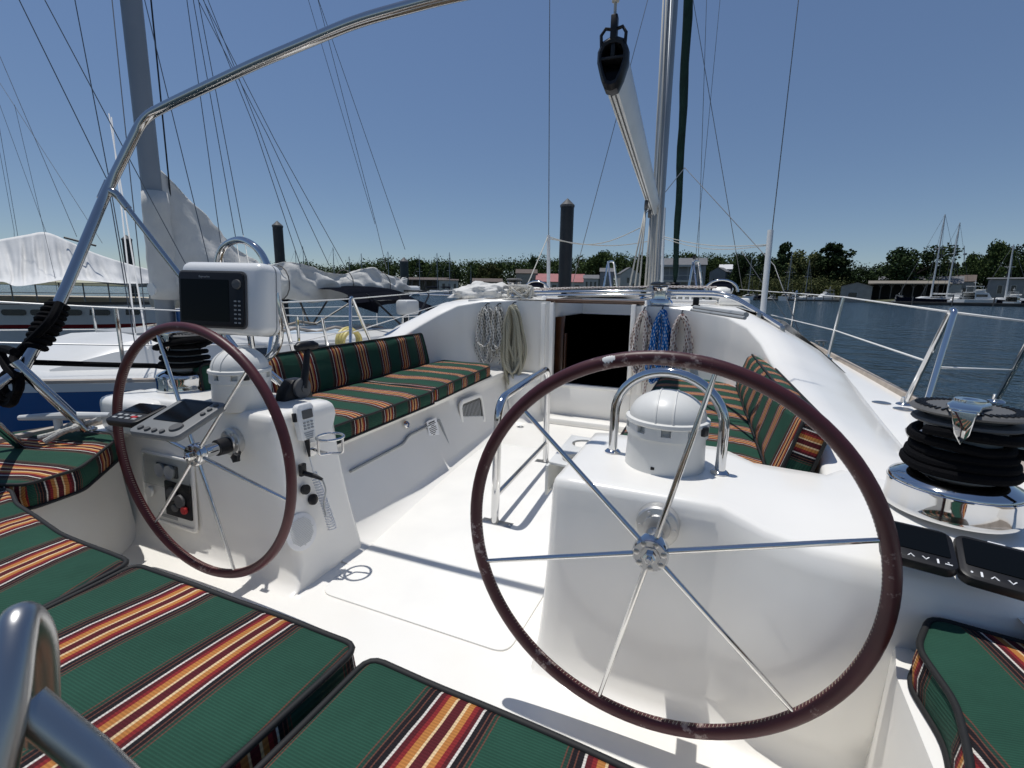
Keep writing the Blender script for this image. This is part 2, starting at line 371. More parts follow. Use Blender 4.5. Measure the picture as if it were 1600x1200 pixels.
# ---- helm consoles (pedestals), swept across the boat
def console(sg, xin, xout, zt, ya, flare, yb=1.62, yb2=1.5, kf=1):
    """sg side, inboard x, outboard x, top height"""
    bm = newbm(); rows = []
    prof = [(-.30, .0), (-.20, .005), (-.115, .028), (-.055, .075), (-.015, .16), (-.002, .34), (0, zt-.08), (.001, zt-.026), (.005, zt-.010), (.013, zt-.002), (.024, zt)]
    prof = [(dy*kf if dy < 0 else dy, z) for dy, z in prof]
    xs = [xin-sg*.006, xin, xin+sg*.006, xin+sg*.02, xin+sg*.05]+[xin+sg*(.05+(abs(xout-xin)-.05)*k/14) for k in range(1, 15)]
    for i, x in enumerate(xs):
        d = abs(x-xin); rr = [.032, .018, .009, .003, 0][i] if i < 5 else 0
        zr = [.026, .014, .006, .002, 0][i] if i < 5 else 0
        dz = 0 if d < .5 else (-.01*(d-.5)/.3)
        sh = (.07*(3*q_*q_-2*q_**3) if sg > 0 else 0) if (q_ := min(1, max(0, (d-.42)/.12))) >= 0 else 0; row = []
        for j, (dy, z) in enumerate(prof):
            fl = max(0, 1-max(z, .0)/zt); xx = x-sg*(flare*fl**1.6)*(1-min(1, d/.35))
            z2 = max(0, z-zr*(z/zt)**2)+dz*(z/zt)
            row.append((xx, ya+dy+rr*(1 if j > 2 else .6)-sh*(1-.35*max(0, (z-zt+.1)/.1) if z > zt-.1 else 1)*(1 if j > 3 else .4), z2-.5*sh*(max(0, (z-zt+.1)/.1))))
        y1 = yb if d < .42 else yb2 if d < .68 or sg < 0 else yb2+.14
        for t, dz2 in ((.0, -.36*sh), (.12, -.20*sh), (.25, -.07*sh), (.5, 0), (.8, 0), (.93, 0), (.985, -.01), (1, -.03)): row.append((x, ya+.045-.3*sh+rr+(y1-rr-ya-.045+.3*sh)*t, zt+dz-zr+dz2))
        row += [(x-sg*flare*(1-k_)**1.6*(1-min(1, d/.35)), y1+.02*(1-k_)-rr, (zt-zr)*k_) for k_ in (.85, .7, .55, .4, .25, .12, 0)]
        rows.append(row)
    grid(bm, rows)
    # inboard cheek: aft edge joined to forward edge level by level
    A_ = rows[0]; na = len(prof); af = A_[:na]; fw = [A_[-1-k] for k in range(8)]
    def at_z(L, z):
        for p, q in zip(L, L[1:]):
            if p[2] <= z <= q[2]+1e-9: t = (z-p[2])/max(1e-9, q[2]-p[2]); return tuple(u+(v-u)*t for u, v in zip(p, q))
        return L[-1] if z > L[-1][2] else L[0]
    zs_ = sorted(set([round(p[2], 5) for p in af if p[2] < fw[-1][2]]+[round(p[2], 5) for p in fw]))
    grid(bm, [[tuple(u+(v-u)*k/6 for u, v in zip(at_z(af, z), at_z(fw, z))) for k in range(7)] for z in zs_])
    f = bm.faces.new([bm.verts.new(V(p)) for p in [at_z(af, zs_[-1])]+[p for p in af if p[2] > zs_[-1]]+[p for p in A_[na:-7]]+[fw[-1]] if True])
    bmesh.ops.remove_doubles(bm, verts=bm.verts, dist=.0005)
    return bm
conS = part('helm_console', console(1, .455, 1.75, .565, 1.125, .03, kf=.2), M['gel'], 40)
conP = part('helm_console', console(-1, -.545, -1.42, .61, 1.125, .105, 1.42, 1.5, .25), M['gel'], 40)
# low moulded ledge around the wheel wells
# ---- coamings: lofted along the boat.  station: y, xi inner, zt inner top, crown (x,z), outer shoulder (x,z), seam (x,z)
ST = [(1.44, 1.115, .545, (1.17, .546), (1.52, .540), (1.58, .510)),
      (1.62, 1.135, .560, (1.17, .566), (1.42, .556), (1.50, .520)),
      (1.80, 1.145, .600, (1.18, .612), (1.33, .585), (1.45, .520)),
      (2.20, 1.14, .625, (1.18, .640), (1.34, .605), (1.49, .520)),
      (2.60, 1.125, .650, (1.17, .668), (1.35, .632), (1.53, .522)),
      (2.90, 1.10, .690, (1.15, .712), (1.36, .672), (1.56, .525)),
      (3.15, 1.06, .765, (1.13, .785), (1.35, .735), (1.585, .530)),
      (3.35, .99, .840, (1.09, .856), (1.31, .795), (1.60, .535)),
      (3.52, .88, .890, (1.03, .902), (1.28, .830), (1.615, .54)),
      (3.64, .66, .925, (.97, .935), (1.26, .855), (1.625, .545)),
      (3.70, .42, .945, (.93, .955), (1.24, .870), (1.63, .547))]
STP = [(1.44, 1.20, .585, (1.23, .597), (1.40, .590), (1.44, .520)),
      (1.60, 1.22, .590, (1.26, .600), (1.42, .590), (1.47, .520)),
      (1.90, 1.255, .610, (1.30, .622), (1.42, .600), (1.50, .520)),
      (2.30, 1.275, .620, (1.32, .635), (1.44, .612), (1.54, .520)),
      (2.70, 1.285, .640, (1.34, .658), (1.46, .630), (1.57, .522)),
      (2.95, 1.285, .672, (1.36, .688), (1.48, .65), (1.60, .525)),
      (3.15, 1.27, .738, (1.36, .757), (1.49, .722), (1.62, .530)),
      (3.35, 1.23, .81, (1.34, .828), (1.47, .775), (1.63, .535)),
      (3.52, 1.14, .885, (1.29, .900), (1.44, .818), (1.64, .54)),
      (3.64, .98, .920, (1.20, .930), (1.38, .845), (1.65, .545)),
      (3.70, .66, .935, (1.0, .945), (1.30, .862), (1.66, .547))]
def coaming(sg, dx, dz, ST=ST):
    bm = newbm(); rows = []
    S = []
    for a, b in zip(ST, ST[1:]):
        for k in range(3):
            t = k/3; S.append([a[0]+(b[0]-a[0])*t, a[1]+(b[1]-a[1])*t, a[2]+(b[2]-a[2])*t]+[tuple(u+(v-u)*t for u, v in zip(a[j], b[j])) for j in (3, 4, 5)])
    S.append(list(ST[-1]))
    for y, xi, zt, c, s, m in S:
        if y > 1.7 and sg > 0: w_ = (s[0]-c[0])/(m[0]-c[0]); s = (s[0], s[1]*.35+.65*(c[1]+(m[1]-c[1])*w_+.014))
        pr = [(xi-.02, .36), (xi-.004, .40), (xi, zt*.6+.18), (xi+.002, zt-.014), (xi+.005, zt-.005), (xi+.013, zt), c, ((c[0]+s[0])/2, (c[1]+s[1])/2+.004), s,
              ((s[0]*.45+m[0]*.55), s[1]*.5+m[1]*.5+.008), (m[0]-.015, m[1]+.004), (m[0]+.004, m[1]-.075)]
        rows.append([(sg*x+dx, y, z+dz) for x, z in pr])
    grid(bm, rows); return bm
part('cockpit_coaming', coaming(1, 0, 0), M['gel'], 60)
part('cockpit_coaming', coaming(-1, -.02, .03, STP), M['gel'], 60)
# ---- side decks, toe rails, hull
def sheer(y): return .505+.0035*max(0, y-1)**1.25
def beam(y): return 1.79-.02*max(0, 2-y)**1.6+.06*math.exp(-((y-5)/2.5)**2)-(.0 if y < 5.5 else .030*(y-5.5)**2.0*(1 if y < 9 else 1.02))
YS = [-1.3, -.6, 0, .6, 1.2, 1.8, 2.4, 3, 3.6, 4.2, 5, 5.8, 6.6, 7.4, 8.2, 9, 9.8, 10.6, 11.3]
def bm_half(y): return (.93 if y < .9 else 1 if y > 2.5 else .93+.07*(y-.9)/1.6)*max(.03, 1.80+.06*math.sin(max(0, min(1, (y+1.3)/6.5))*PI*.75)-.06-(0 if y < 6 else 1.78*((y-6)/5.35)**2.1))
_bmh = bm_half
for sg, dx, dz in ((1, 0, 0), (-1, 0, -.045)):
    bmh0 = bm_half; bm_half = (lambda y: (1 if y > 2.2 else .93+.07*max(0, y-1.2)) * _bmh(y)) if sg < 0 else _bmh
    bm = newbm(); rows = []
    for y in YS:
        b = bm_half(y); i = min(1.36 if y < 4 else 1.60-(0 if y < 5 else (y-5)*.25), b-.02); i = max(i, .0)
        rows.append([(sg*i+dx, y, sheer(y)-.03+dz), (sg*(i+(b-i)*.5)+dx, y, sheer(y)+.004+dz), (sg*(b-.02)+dx, y, sheer(y)+dz)])
    grid(bm, rows); part('side_deck', bm, M['gel'], 60)
    bm = newbm()
    for y0, y1 in zip(YS, YS[1:]):
        pass
    grid(bm, [[(sg*(bm_half(y)-.035)+dx, y, sheer(y)-.01+dz), (sg*(bm_half(y)-.032)+dx, y, sheer(y)+.028+dz), (sg*(bm_half(y)-.01)+dx, y, sheer(y)+.03+dz), (sg*(bm_half(y)+.012)+dx, y, sheer(y)+.012+dz), (sg*(bm_half(y)+.012)+dx, y, sheer(y)-.03+dz)] for y in YS])
    part('toe_rail', bm, M['teak'], 30)
    bm = newbm(); grid(bm, [[(sg*(bm_half(y)+.004)*(w if y < 9 else w)+dx, y-(0 if y < 11 else (1-w)*1.2), sheer(y)*h+(ZW-.3)*(1-h)+dz*h-.02*h) for w, h in ((1, 1), (.985, .7), (.93, .35), (.80, .0))] for y in YS])
    part('hull', bm, M['nwhite'], 60)
# ---- coachroof and bulkhead with companionway
CX0, CX1, YB, YH = -.385, .225, 3.70, 4.62     # companionway opening, bulkhead, forward end of hatch
bm = newbm(); rows = []
for y, w, zc, ze, xe in ((YH, .96, 1.005, .965, 1.25), (5.4, .95, 1.03, .965, 1.24), (6.6, .92, 1.035, .95, 1.2), (7.8, .84, 1.0, .90, 1.08), (8.8, .62, .92, .80, .8), (9.3, .4, .78, .72, .55)):
    half = [(0, zc), (w*.5, zc-.008), (w*.85, ze+.008), (w, ze-.012), ((w+xe)/2, ze-.06), (xe, ze-.12), (xe+.12, ze-.28), (xe+.2, sheer(y)-.01)]
    rows.append([(-x-.05, y, z+.02) for x, z in reversed(half[1:])]+[(x-.02, y, z) for x, z in half])
grid(bm, rows); part('coachroof', bm, M['gel'], 50)
for sg, xa, dz, dx in ((1, CX1+.05, 0, 0), (-1, CX0-.05, .025, -.06)):
    bm = newbm(); rows = []
    for y in (YB, 3.85, 4.1, 4.4, YH):
        t = (y-YB)/(YH-YB)
        f0 = [(.93, .957), (1.24, .870), (1.50, .66), (1.63, .545)]; f1 = [(.96, .953), (1.25, .845), (1.4, .69), (1.5, .52)]
        r = [(xa, y, .950+.035*t+dz)]+[(sg*(abs(xa)+(.93-abs(xa))*k)+(dx*k), y, .953+.022*t-.006*k+dz) for k in (.35, .7)]
        r += [(sg*(a[0]+(b[0]-a[0])*t)+dx, y, a[1]+(b[1]-a[1])*t+dz) for a, b in zip(f0, f1)]
        rows.append(r)
    grid(bm, rows); part('coachroof_side', bm, M['gel'], 50)
bm = newbm()                                   # aft bulkhead: port wing, starboard wing, sill
grid(bm, [[(x, YB-.004-(.10*max(0, (-x-.86)/.3)**2 if x < -.86 else 0), z) for x in (-1.12, -1.02, -.94, -.86, -.7, -.55, CX0-.03)] for z in (0, .2, .5, .8, .93, .965)])
grid(bm, [[(x, YB-.004, z) for x in (CX1+.03, .36, .46)] for z in (0, .2, .5, .8, .92, .945)])
bx(bm, (CX0-.03, YB-.01, 0), (CX1+.03, YB+.06, .285), .008)
part('bulkhead', bm, M['gel'], 40)
bm = newbm()                                   # step below the sill and rounded locker end
bx(bm, (CX0-.02, YB-.16, -.01), (CX1+.08, YB, .05), .02)
part('companionway_step', bm, M['gel'])
bm = newbm(); lathe(bm, [(.20, 0), (.165, .03), (.15, .09), (.147, .30), (.14, .36), (.12, .375), (0, .38)], (-.62, 3.66, 0), n=40)
part('locker_end', bm, M['gel'], 50)
bm = newbm()                                   # washboard channels
for x, s in ((CX0-.015, -1), (CX1+.015, 1)):
    bx(bm, (x-.018, YB-.03, .27), (x+.018, YB+.03, .955), .006)
    bx(bm, (x+s*.075-.02, YB-.016, .285), (x+s*.075+.02, YB+.0, .95), .006)
bx(bm, (CX0, YB-.02, .283), (CX1, YB+.05, .305), .006)
part('companionway_frame', bm, M['gel'])
bm = newbm()
for x, s in ((CX0, -1), (CX1, 1)): grid(bm, [[(x+s*.004, y, z) for y in (YB, YH)] for z in (.838, .965)])
grid(bm, [[(x, YH-.003, z) for x in (CX0-.02, CX1+.02)] for z in (.835, .985)])
part('hatch_coaming', bm, M['gel'])
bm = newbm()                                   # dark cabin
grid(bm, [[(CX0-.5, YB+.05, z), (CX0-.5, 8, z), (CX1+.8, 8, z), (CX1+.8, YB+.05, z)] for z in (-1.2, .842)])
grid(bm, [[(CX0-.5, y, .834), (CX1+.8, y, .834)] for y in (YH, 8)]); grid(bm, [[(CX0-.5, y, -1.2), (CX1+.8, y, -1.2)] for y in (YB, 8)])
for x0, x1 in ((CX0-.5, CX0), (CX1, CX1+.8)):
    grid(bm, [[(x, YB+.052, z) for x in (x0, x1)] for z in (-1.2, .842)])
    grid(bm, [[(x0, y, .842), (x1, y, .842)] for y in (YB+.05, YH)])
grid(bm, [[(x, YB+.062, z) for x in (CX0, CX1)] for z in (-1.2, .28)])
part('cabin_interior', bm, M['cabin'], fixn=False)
bm = newbm(); bx(bm, (CX0-.05, 3.86, .0), (CX0+.035, 3.90, .838), .004); dr = part('cabin_door', bm, M['wood'])
bm = newbm(); bx(bm, (CX0+.045, 3.85, .0), (CX0+.06, 3.90, .70), .004); part('door_post', bm, M['wood'])
bm = newbm(); bx(bm, (.02, 5.4, .53), (.09, 5.41, .60)); part('cabin_light', bm, M['lgrey'])
bm = newbm(); bx(bm, (CX0-.06, YB+.02, .953), (CX1+.08, YB+.10, .972), .008); tube(bm, [(CX0-.07, YB-.0, .975), (CX1+.09, YB-.0, .972)], .012, 10)
part('hatch_trim', bm, M['wood'])
for sg, x in ((-1, CX0-.11), (1, CX1+.10)):    # little moulded horns by the hatch
    bm = newbm(); lathe(bm, [(.03, 0), (.026, .02), (.016, .035), (0, .04)], (x, YB+.06, .95+(.02 if sg < 0 else 0)), n=16); part('hatch_stop', bm, M['gel'])
bm = newbm()                                   # clutch rack and moulded upstand on starboard roof, with small fittings
box(bm, (.22, .26, .06), (.93, 4.22, .985), .02)
box(bm, (.42, .10, .035), (.60, 4.32, .975), .012)
part('roof_moulding', bm, M['gel'])
bm = newbm(); tube(bm, [az(1085, 480, .962), az(1166, 492, .955)], .012, 8); tube(bm, [az(1080, 484, .958), az(1164, 497, .95)], .007, 8); part('roof_track', bm, M['lgrey'])
for px, py in ((1087, 472),):
    bm = newbm(); q = az(px, py+6, .968); box(bm, (.035, .05, .05), q+V((0, 0, .028)), .008); box(bm, (.05, .07, .008), q+V((0, 0, .003)), .002); part('rope_clutch', bm, M['black'])
bm = newbm()
for k in range(7):
    q = V((.45+.055*k, 4.55, .99)); box(bm, (.03, .12, .05), q+V((0, 0, .02)), .008)
part('rope_clutches', bm, M['lgrey']).name = 'rope_clutch'
# ---- steering wheels
def wheel(x, y, z, ph, lm, label):
    bm = newbm(); c = V((x, y, z)); n = 96
    tube(bm, [c+V((.42*math.cos(2*PI*k/n), 0, .42*math.sin(2*PI*k/n))) for k in range(n)], .0150, 14, True)
    w = part('steering_wheel', bm, lm, None, label)
    bm = newbm()                                # stitching on the inner side
    for k in range(300):
        a = 2*PI*k/300; d = V((math.cos(a), 0, math.sin(a))); t = V((-math.sin(a), 0, math.cos(a)))
        tube(bm, [c+d*.4052+V((0, -.0035, 0))-t*.0012, c+d*.4052+V((0, .0035, 0))+t*.0012], .0007, 4)
    obj('stitching', bm, M['tan'], w, None)
    for k in range(6):
        a = ph+math.radians(150-60*k); d = V((math.cos(a), 0, math.sin(a))); bm = newbm()
        tube(bm, [c+d*.028, c+d*.20, c+d*.33, c+d*.407], [.0066, .0062, .0056, .0048], 12)
        if k != 5: pass
        obj('spoke', bm, M['chrome'], w)
    bm = newbm()
    lathe(bm, [(0, -.018), (.034, -.018), (.038, -.012), (.038, .012), (.030, .020), (.022, .022), (.022, .075), (0, .075)], c, (0, 1, 0), 40)
    lathe(bm, [(0, -.032), (.010, -.032), (.013, -.029), (.013, -.020), (.022, -.0195), (.022, -.0175)], c, (0, 1, 0), 6)
    lathe(bm, [(0, -.040), (.0045, -.040), (.006, -.038), (.006, -.03)], c, (0, 1, 0), 12)
    obj('hub', bm, M['chrome'], w, 40)
    bm = newbm()
    for k in range(7):
        a = 2*PI*k/7+.3; lathe(bm, [(0, -.0196), (.0035, -.0196), (.0065, -.0185), (.0065, -.017)], c+V((.0285*math.cos(a), 0, .0285*math.sin(a))), (0, 1, 0), 12)
    lathe(bm, [(.015, -.0192), (.016, -.0185), (.021, -.0192)], c, (0, 1, 0), 24, cap=False)
    obj('hub_bolt', bm, M['steel'], w)
    return w
wS = wheel(.728, .985, .493, math.radians(-13.14), M['leather'], 'worn burgundy leather wheel nearest the camera')
wP = wheel(-.728, .985, .493, math.radians(-42.05), M['leather2'], 'smooth burgundy leather wheel on the port side')
bm = newbm()                                    # rubbed bare patch and old tape near the top of the starboard rim
c = V((.728, .985, .493))
for a0, a1, m_ in ((103.2, 106.8, 0),):
    rws = []
    for k in range(15):
        a = math.radians(a0+(a1-a0)*k/14); d = V((math.cos(a), 0, math.sin(a))); w_ = math.sin(PI*(k+.3)/14.6)**.35; r0 = -.55-.5*w_*(.8+.2*math.sin(k*2.3)); r1 = -.55+.75*w_*(.8+.2*math.sin(k*1.7+1))
        rws.append([c+d*.42+(d*math.sin(b)*-1+V((0, -1, 0))*math.cos(b))*.0153 for b in [r0+(r1-r0)*j/8 for j in range(9)]])
    grid(bm, rws)
obj('worn_patch', bm, M['plastic'], wS)
for cx, yy, zz, ch in ((.728, 1.098, .500, 'S'), (-.728, 1.112, .500, 'P')):
    bm = newbm(); lathe(bm, [(0, -.012), (.03, -.012), (.032, -.006), (.046, -.004), (.05, .0), (.05, .03), (0, .03)], (cx, yy-.005, zz), (0, 1, -.06), 36)
    for k in range(6):
        a = PI/3*k; lathe(bm, [(0, -.009), (.004, -.009), (.005, -.004)], (cx+.039*math.cos(a), yy-.005, zz+.039*math.sin(a)), (0, 1, 0), 8)
    part('shaft_flange', bm, M['satin'])
bm = newbm(); lathe(bm, [(.028, 0), (.030, .03), (.028, .045), (.02, .05), (0, .05)], (-.728, 1.055, .493), (0, 1, 0), 28); part('brake_drum', bm, M['black'])
bm = newbm(); q = V((-.655, 1.075, .465))
prism(bm, [((.014+.005*(k % 2))*math.cos(PI*k/5), (.014+.005*(k % 2))*math.sin(PI*k/5)) for k in range(10)], .014, frame(q, (1, 0, 0), (.3, -1, .1)), .002); lathe(bm, [(.006, 0), (.006, .05)], q, (-.6, .6, 0), 10)
part('brake_knob', bm, M['black'])
# ---- compass binnacles
def compass(x, y, z, s=1):
    bm = newbm(); lathe(bm, [(0, 0), (.104, 0), (.108, .006), (.104, .110), (.1045, .114), (.110, .116), (.110, .132)], (x, y, z), n=56)
    lathe(bm, [(.110, .154), (.113, .158), (.112, .168), (.100, .172)], (x, y, z), n=56)
    for k in range(10):
        a0 = 2*PI*k/10+.2; pr = [(.110*math.cos(a0+t), .110*math.sin(a0+t)) for t in (0, .1, .2, .3, .4)]+[(.098*math.cos(a0+t), .098*math.sin(a0+t)) for t in (.4, .2, 0)]
        prism(bm, pr, .026, Matrix.Translation((x, y, z+.130)))
    lathe(bm, [(.094, .11), (.094, .16)], (x, y, z), n=40, cap=False)
    bmesh.ops.rotate(bm, cent=(x, y, z), matrix=Matrix.Rotation(.3, 3, 'Z'), verts=bm.verts)
    SQ = lambda bm: bmesh.ops.scale(bm, vec=(s, s, .86), space=Matrix.Translation((-x, -y, -z)), verts=bm.verts)
    SQ(bm); b = part('compass_binnacle', bm, M['plastic'], 40)
    bm = newbm(); pr = [(.103*math.cos(t), .168+.088*math.sin(t)) for t in [PI/2*k/14 for k in range(15)]]; pr[-1] = (0, pr[-1][1]); lathe(bm, pr, (x, y, z), n=56, cap=False)
    for s_ in (-.022, .022):                    # raised ribs over the hood
        tube(bm, [(x+s_*1.0, y+.1035*math.cos(t)*.98, z+.168+.0885*math.sin(t)*.985) for t in [PI*k/24 for k in range(25)]], .0022, 6)
    SQ(bm); obj('compass_hood', bm, M['plastic'], b, 40)
    bm = newbm()
    for a in (-.5, 2.6): bm = newbm(); box(bm, (.022, .014, .030), Matrix.Translation((x+.113*math.cos(a), y+.113*math.sin(a), z+.148)) @ Matrix.Rotation(a+PI/2, 4, 'Z'), .004); SQ(bm); obj('hood_catch', bm, M['black'], b)
    bm = newbm(); box(bm, (.010, .004, .008), (x-.02, y-.105, z+.024), .001); obj('drain_plug', bm, M['black'], b)
compass(.712, 1.362, .558); compass(-.765, 1.20, .604, .92)
# ---- guard hoops on the consoles
bm = newbm(); a, b = V((.560, 1.395, .55)), V((.858, 1.345, .55)); u = (b-a)
pts = [a, a+V((0, 0, .14))]+[a+u*(.5-.5*math.cos(t))+V((0, 0, .14+.135*math.sin(t))) for t in [PI*k/20 for k in range(1, 20)]]+[b+V((0, 0, .14)), b]
tube(bm, pts, .0135, 16)
for q in (a, b): lathe(bm, [(.022, .012), (.024, .018), (.018, .024), (.013, .026)], q, n=24)
part('compass_guard', bm, M['chrome'], 50)
bm = newbm()                                    # tall hoop that carries the chartplotter pod
f0, f1 = V((-.98, 1.36, .60)), V((-.735, 1.385, .60))
pts = cr([f1, f1+V((.005, -.02, .05)), ay(413, 572, 1.37), ay(432, 545, 1.34), ay(437, 515, 1.33), ay(428, 450, 1.32), ay(413, 405, 1.32), ay(395, 383, 1.32), ay(372, 375, 1.33), ay(350, 386, 1.35), ay(341, 410, 1.36), ay(343, 450, 1.37), ay(350, 520, 1.38), ay(366, 545, 1.385), f0+V((.03, .03, .06)), f0], 6)
tube(bm, pts, .0135, 14)
part('pod_hoop', bm, M['chrome'], 50)
# ---- chartplotter pod
PM = frame((-.838, 1.235, .995), (.965, .20, -.012), (0, .08, 1))   # local x across, y aft->fwd, z up
bm = newbm(); box(bm, (.350, .125, .262), PM @ Matrix.Translation((-.012, .035, 0)), .035, 5)
pod = part('instrument_pod', bm, M['pod'], 50)
bm = newbm(); tube(bm, [PM @ V(p) for p in [(x-.012, .045, z) for x, z in rrect(.3515, .2635, .036, 6)]], .0022, 6, True); obj('pod_seam', bm, M['lgrey'], pod)
bm = newbm(); Mp = PM @ frame((-.038, -.029, -.006), (1, 0, 0), (0, -1, 0)) @ Matrix.Scale(.90, 4); prism(bm, rrect(.30, .215, .018), .012, Mp, .004); plot = obj('chartplotter', bm, M['black'], pod, 40)
bm = newbm(); prism(bm, rrect(.222, .165, .004), .0016, Mp @ Matrix.Translation((-.028, -.004, .012))); obj('screen', bm, M['screen'], plot)
bm = newbm(); prism(bm, rrect(.313, .228, .022), .006, Mp @ Matrix.Translation((0, 0, -.001)), .002); obj('bezel', bm, M['grey'], plot)
bm = newbm()
for k in range(6):
    for j in (0, 1): prism(bm, rrect(.010, .006, .002, 2), .003, Mp @ Matrix.Translation((.112+.018*j, -.004-.017*k, .012)))
obj('buttons', bm, M['lgrey'], plot).name = 'key'
bm = newbm(); lathe(bm, [(.019, .012), (.018, .020), (.011, .021), (.0, .021)], (0, 0, 0), n=24); bmesh.ops.transform(bm, matrix=Mp @ Matrix.Translation((.121, .062, 0)), verts=bm.verts); obj('knob', bm, M['grey'], plot)
text('maker_name', 'Raymarine', .012, Mp @ Matrix.Translation((-.028, .089, .0126)), M['lgrey'], plot, .0003)
bm = newbm(); tube(bm, [PM @ V((.02, .08, -.13)), PM @ V((.02, .10, -.24)), (-.80, 1.39, .66)], .012, 10); part('pod_bracket', bm, M['chrome'])
# ---- throttle
bm = newbm(); tq = az(474, 622, .61); T0 = V((tq.x-.03, tq.y, .602)); TM = frame(T0, (0, 1, 0), (0, 0, 1))
prism(bm, [(-.075, 0), (.075, 0), (.06, .05), (.03, .085), (-.02, .085), (-.06, .045)], .055, frame(T0+V((-.035, -.01, 0)), (0, 1, 0), (1, 0, 0)), .008)
th = part('throttle', bm, M['black'])
bm = newbm(); lathe(bm, [(.040, 0), (.040, .012), (.030, .018), (0, .018)], T0+V((.022, 0, .048)), (1, 0, 0), 28); lathe(bm, [(.016, 0), (.016, .024), (0, .024)], T0+V((.022, 0, .048)), (1, 0, 0), 16); obj('pivot_cap', bm, M['grey'], th)
lv = newbm(); p0 = T0+V((.032, 0, .05)); p1 = ax(480, 546, T0.x+.03)
tube(lv, [p0, p0.lerp(p1, .5)+V((.004, 0, 0)), p1], [.019, .015, .013], 12, sq=.75); obj('lever', lv, M['black'], th)
bm = newbm(); tube(bm, [p1+V((-.01, -.045, .010)), p1+V((-.01, -.03, .014)), p1+V((-.0, .03, .014)), p1+V((.002, .048, .010))], [.012, .019, .019, .013], 14); obj('grip', bm, M['black'], th)
# ---- things on the inboard cheek of the port console
CHX = lambda z: -.537+.105*max(0, 1-z/.61)**1.6
bm = newbm(); q = V((CHX(.455)+.004, 1.27, .455)); lathe(bm, [(.026, 0), (.026, .006), (0, .007)], q, (1, 0, .1), 24)
tube(bm, bend([q, q+V((.07, .0, -.006)), q+V((.075, 0, -.006))], .01), .0065, 10)
rc = q+V((.085, .01, .055)); n = 28
tube(bm, [rc+V((.047*math.cos(2*PI*k/n), .047*math.sin(2*PI*k/n), 0)) for k in range(n)], .005, 8, True)
tube(bm, bend([rc+V((-.015, -.044, 0)), rc+V((-.015, -.044, -.058)), rc+V((.0, .0, -.062)), rc+V((.045, .012, -.058)), rc+V((.045, .012, 0))], .012), .0045, 8)
part('cup_holder', bm, M['chrome'], 50)
bm = newbm(); q = V((CHX(.185)+.002, 1.155, .19)); ux = V((0, 1, 0)); nz_ = V((1, -.0, .28)).normalized(); SM = frame(q, ux, nz_)
prism(bm, circ(.066, 40), .006, SM, .002); spk = part('loudspeaker', bm, M['white'])
bm = newbm()
for i in range(-9, 10):
    for j in range(-9, 10):
        if i*i+j*j < 82: prism(bm, rrect(.0042, .0026, .0009, 1), .0022, SM @ Matrix.Translation((i*.0055, j*.0055, .006)))
obj('grille', bm, M['plastic'], spk)
bm = newbm(); q = V((CHX(.37)+.012, 1.205, .40)); box(bm, (.016, .026, .046), q, .004); tube(bm, [q+V((.01, 0, -.012)), q+V((.05, .01, -.02)), q+V((.075, .016, -.03))], [.009, .008, .005], 10); part('socket', bm, M['black'])
bm = newbm(); lathe(bm, [(.018, 0), (.018, .012), (0, .014)], (CHX(.3)+.002, 1.205, .325), (1, 0, .2), 16); part('rubber_cap', bm, M['black'])
bm = newbm(); lathe(bm, [(.02, 0), (.02, .008), (.012, .012), (0, .013)], (CHX(.27), 1.235, .275), (1, 0, .25), 20); part('rubber_boot', bm, M['black'])
# engine panel in the aft face of the port console
def face(px, py, off=0):                        # a point on the port console's aft face
    return ay(px, py, 1.121-off)
cs = [face(218, 702, .004), face(302, 720, .004), face(314, 838, .004), face(232, 802, .004)]
cen = sum(cs, V())/4; ex = (cs[1]-cs[0]+cs[2]-cs[3]); EM = frame(cen, (1, 0, 0), (0, -1, .05))
wd = abs((cs[1]-cs[0]).x+(cs[2]-cs[3]).x)/2; hg = abs((cs[0]-cs[3]).z+(cs[1]-cs[2]).z)/2
bm = newbm(); prism(bm, rrect(wd, hg, .02), .009, EM, .003, holes=[rrect(wd-.03, hg-.03, .012)]); ep = part('engine_panel', bm, M['gel'])
bm = newbm(); prism(bm, rrect(wd-.03, hg-.03, .012), .003, EM @ Matrix.Translation((0, 0, -.001))); obj('panel_back', bm, M['plastic'], ep)
bm = newbm(); prism(bm, rrect(wd*.48, hg*.48, .006), .006, EM @ Matrix.Translation((wd*.18, -hg*.1, .002)), .002); obj('switch_plate', bm, M['black'], ep)
bm = newbm(); prism(bm, rrect(wd*.40, hg*.17, .006), .006, EM @ Matrix.Translation((wd*.0, hg*.28, .002)), .002); obj('gauge_plate', bm, M['grey'], ep)
for k, (u, w) in enumerate(((-.09, .28), (.09, .28))):
    bm = newbm(); lathe(bm, [(wd*.075, 0), (wd*.085, .004), (wd*.085, .013), (wd*.07, .010), (0, .008)], (0, 0, 0), n=28); bmesh.ops.transform(bm, matrix=EM @ Matrix.Translation((wd*u, hg*w, .006)), verts=bm.verts); obj('gauge', bm, M['lgrey'], ep)
for u, w, r, m_ in ((.1, -.02, .085, 'grey'), (.25, -.09, .085, 'grey'), (.32, -.2, .05, 'red'), (.15, -.2, .05, 'grey'), (-.32, -.06, .07, 'plastic')):
    bm = newbm(); lathe(bm, [(wd*r*.8, 0), (wd*r, .004), (wd*r*.9, .012), (0, .014)], (0, 0, 0), n=20); bmesh.ops.transform(bm, matrix=EM @ Matrix.Translation((wd*u, hg*w, .008)), verts=bm.verts); obj('switch', bm, M[m_], ep)
bm = newbm(); prism(bm, rrect(wd-.034, hg*.42, .006), .002, EM @ Matrix.Translation((0, hg*.26, .012))); 
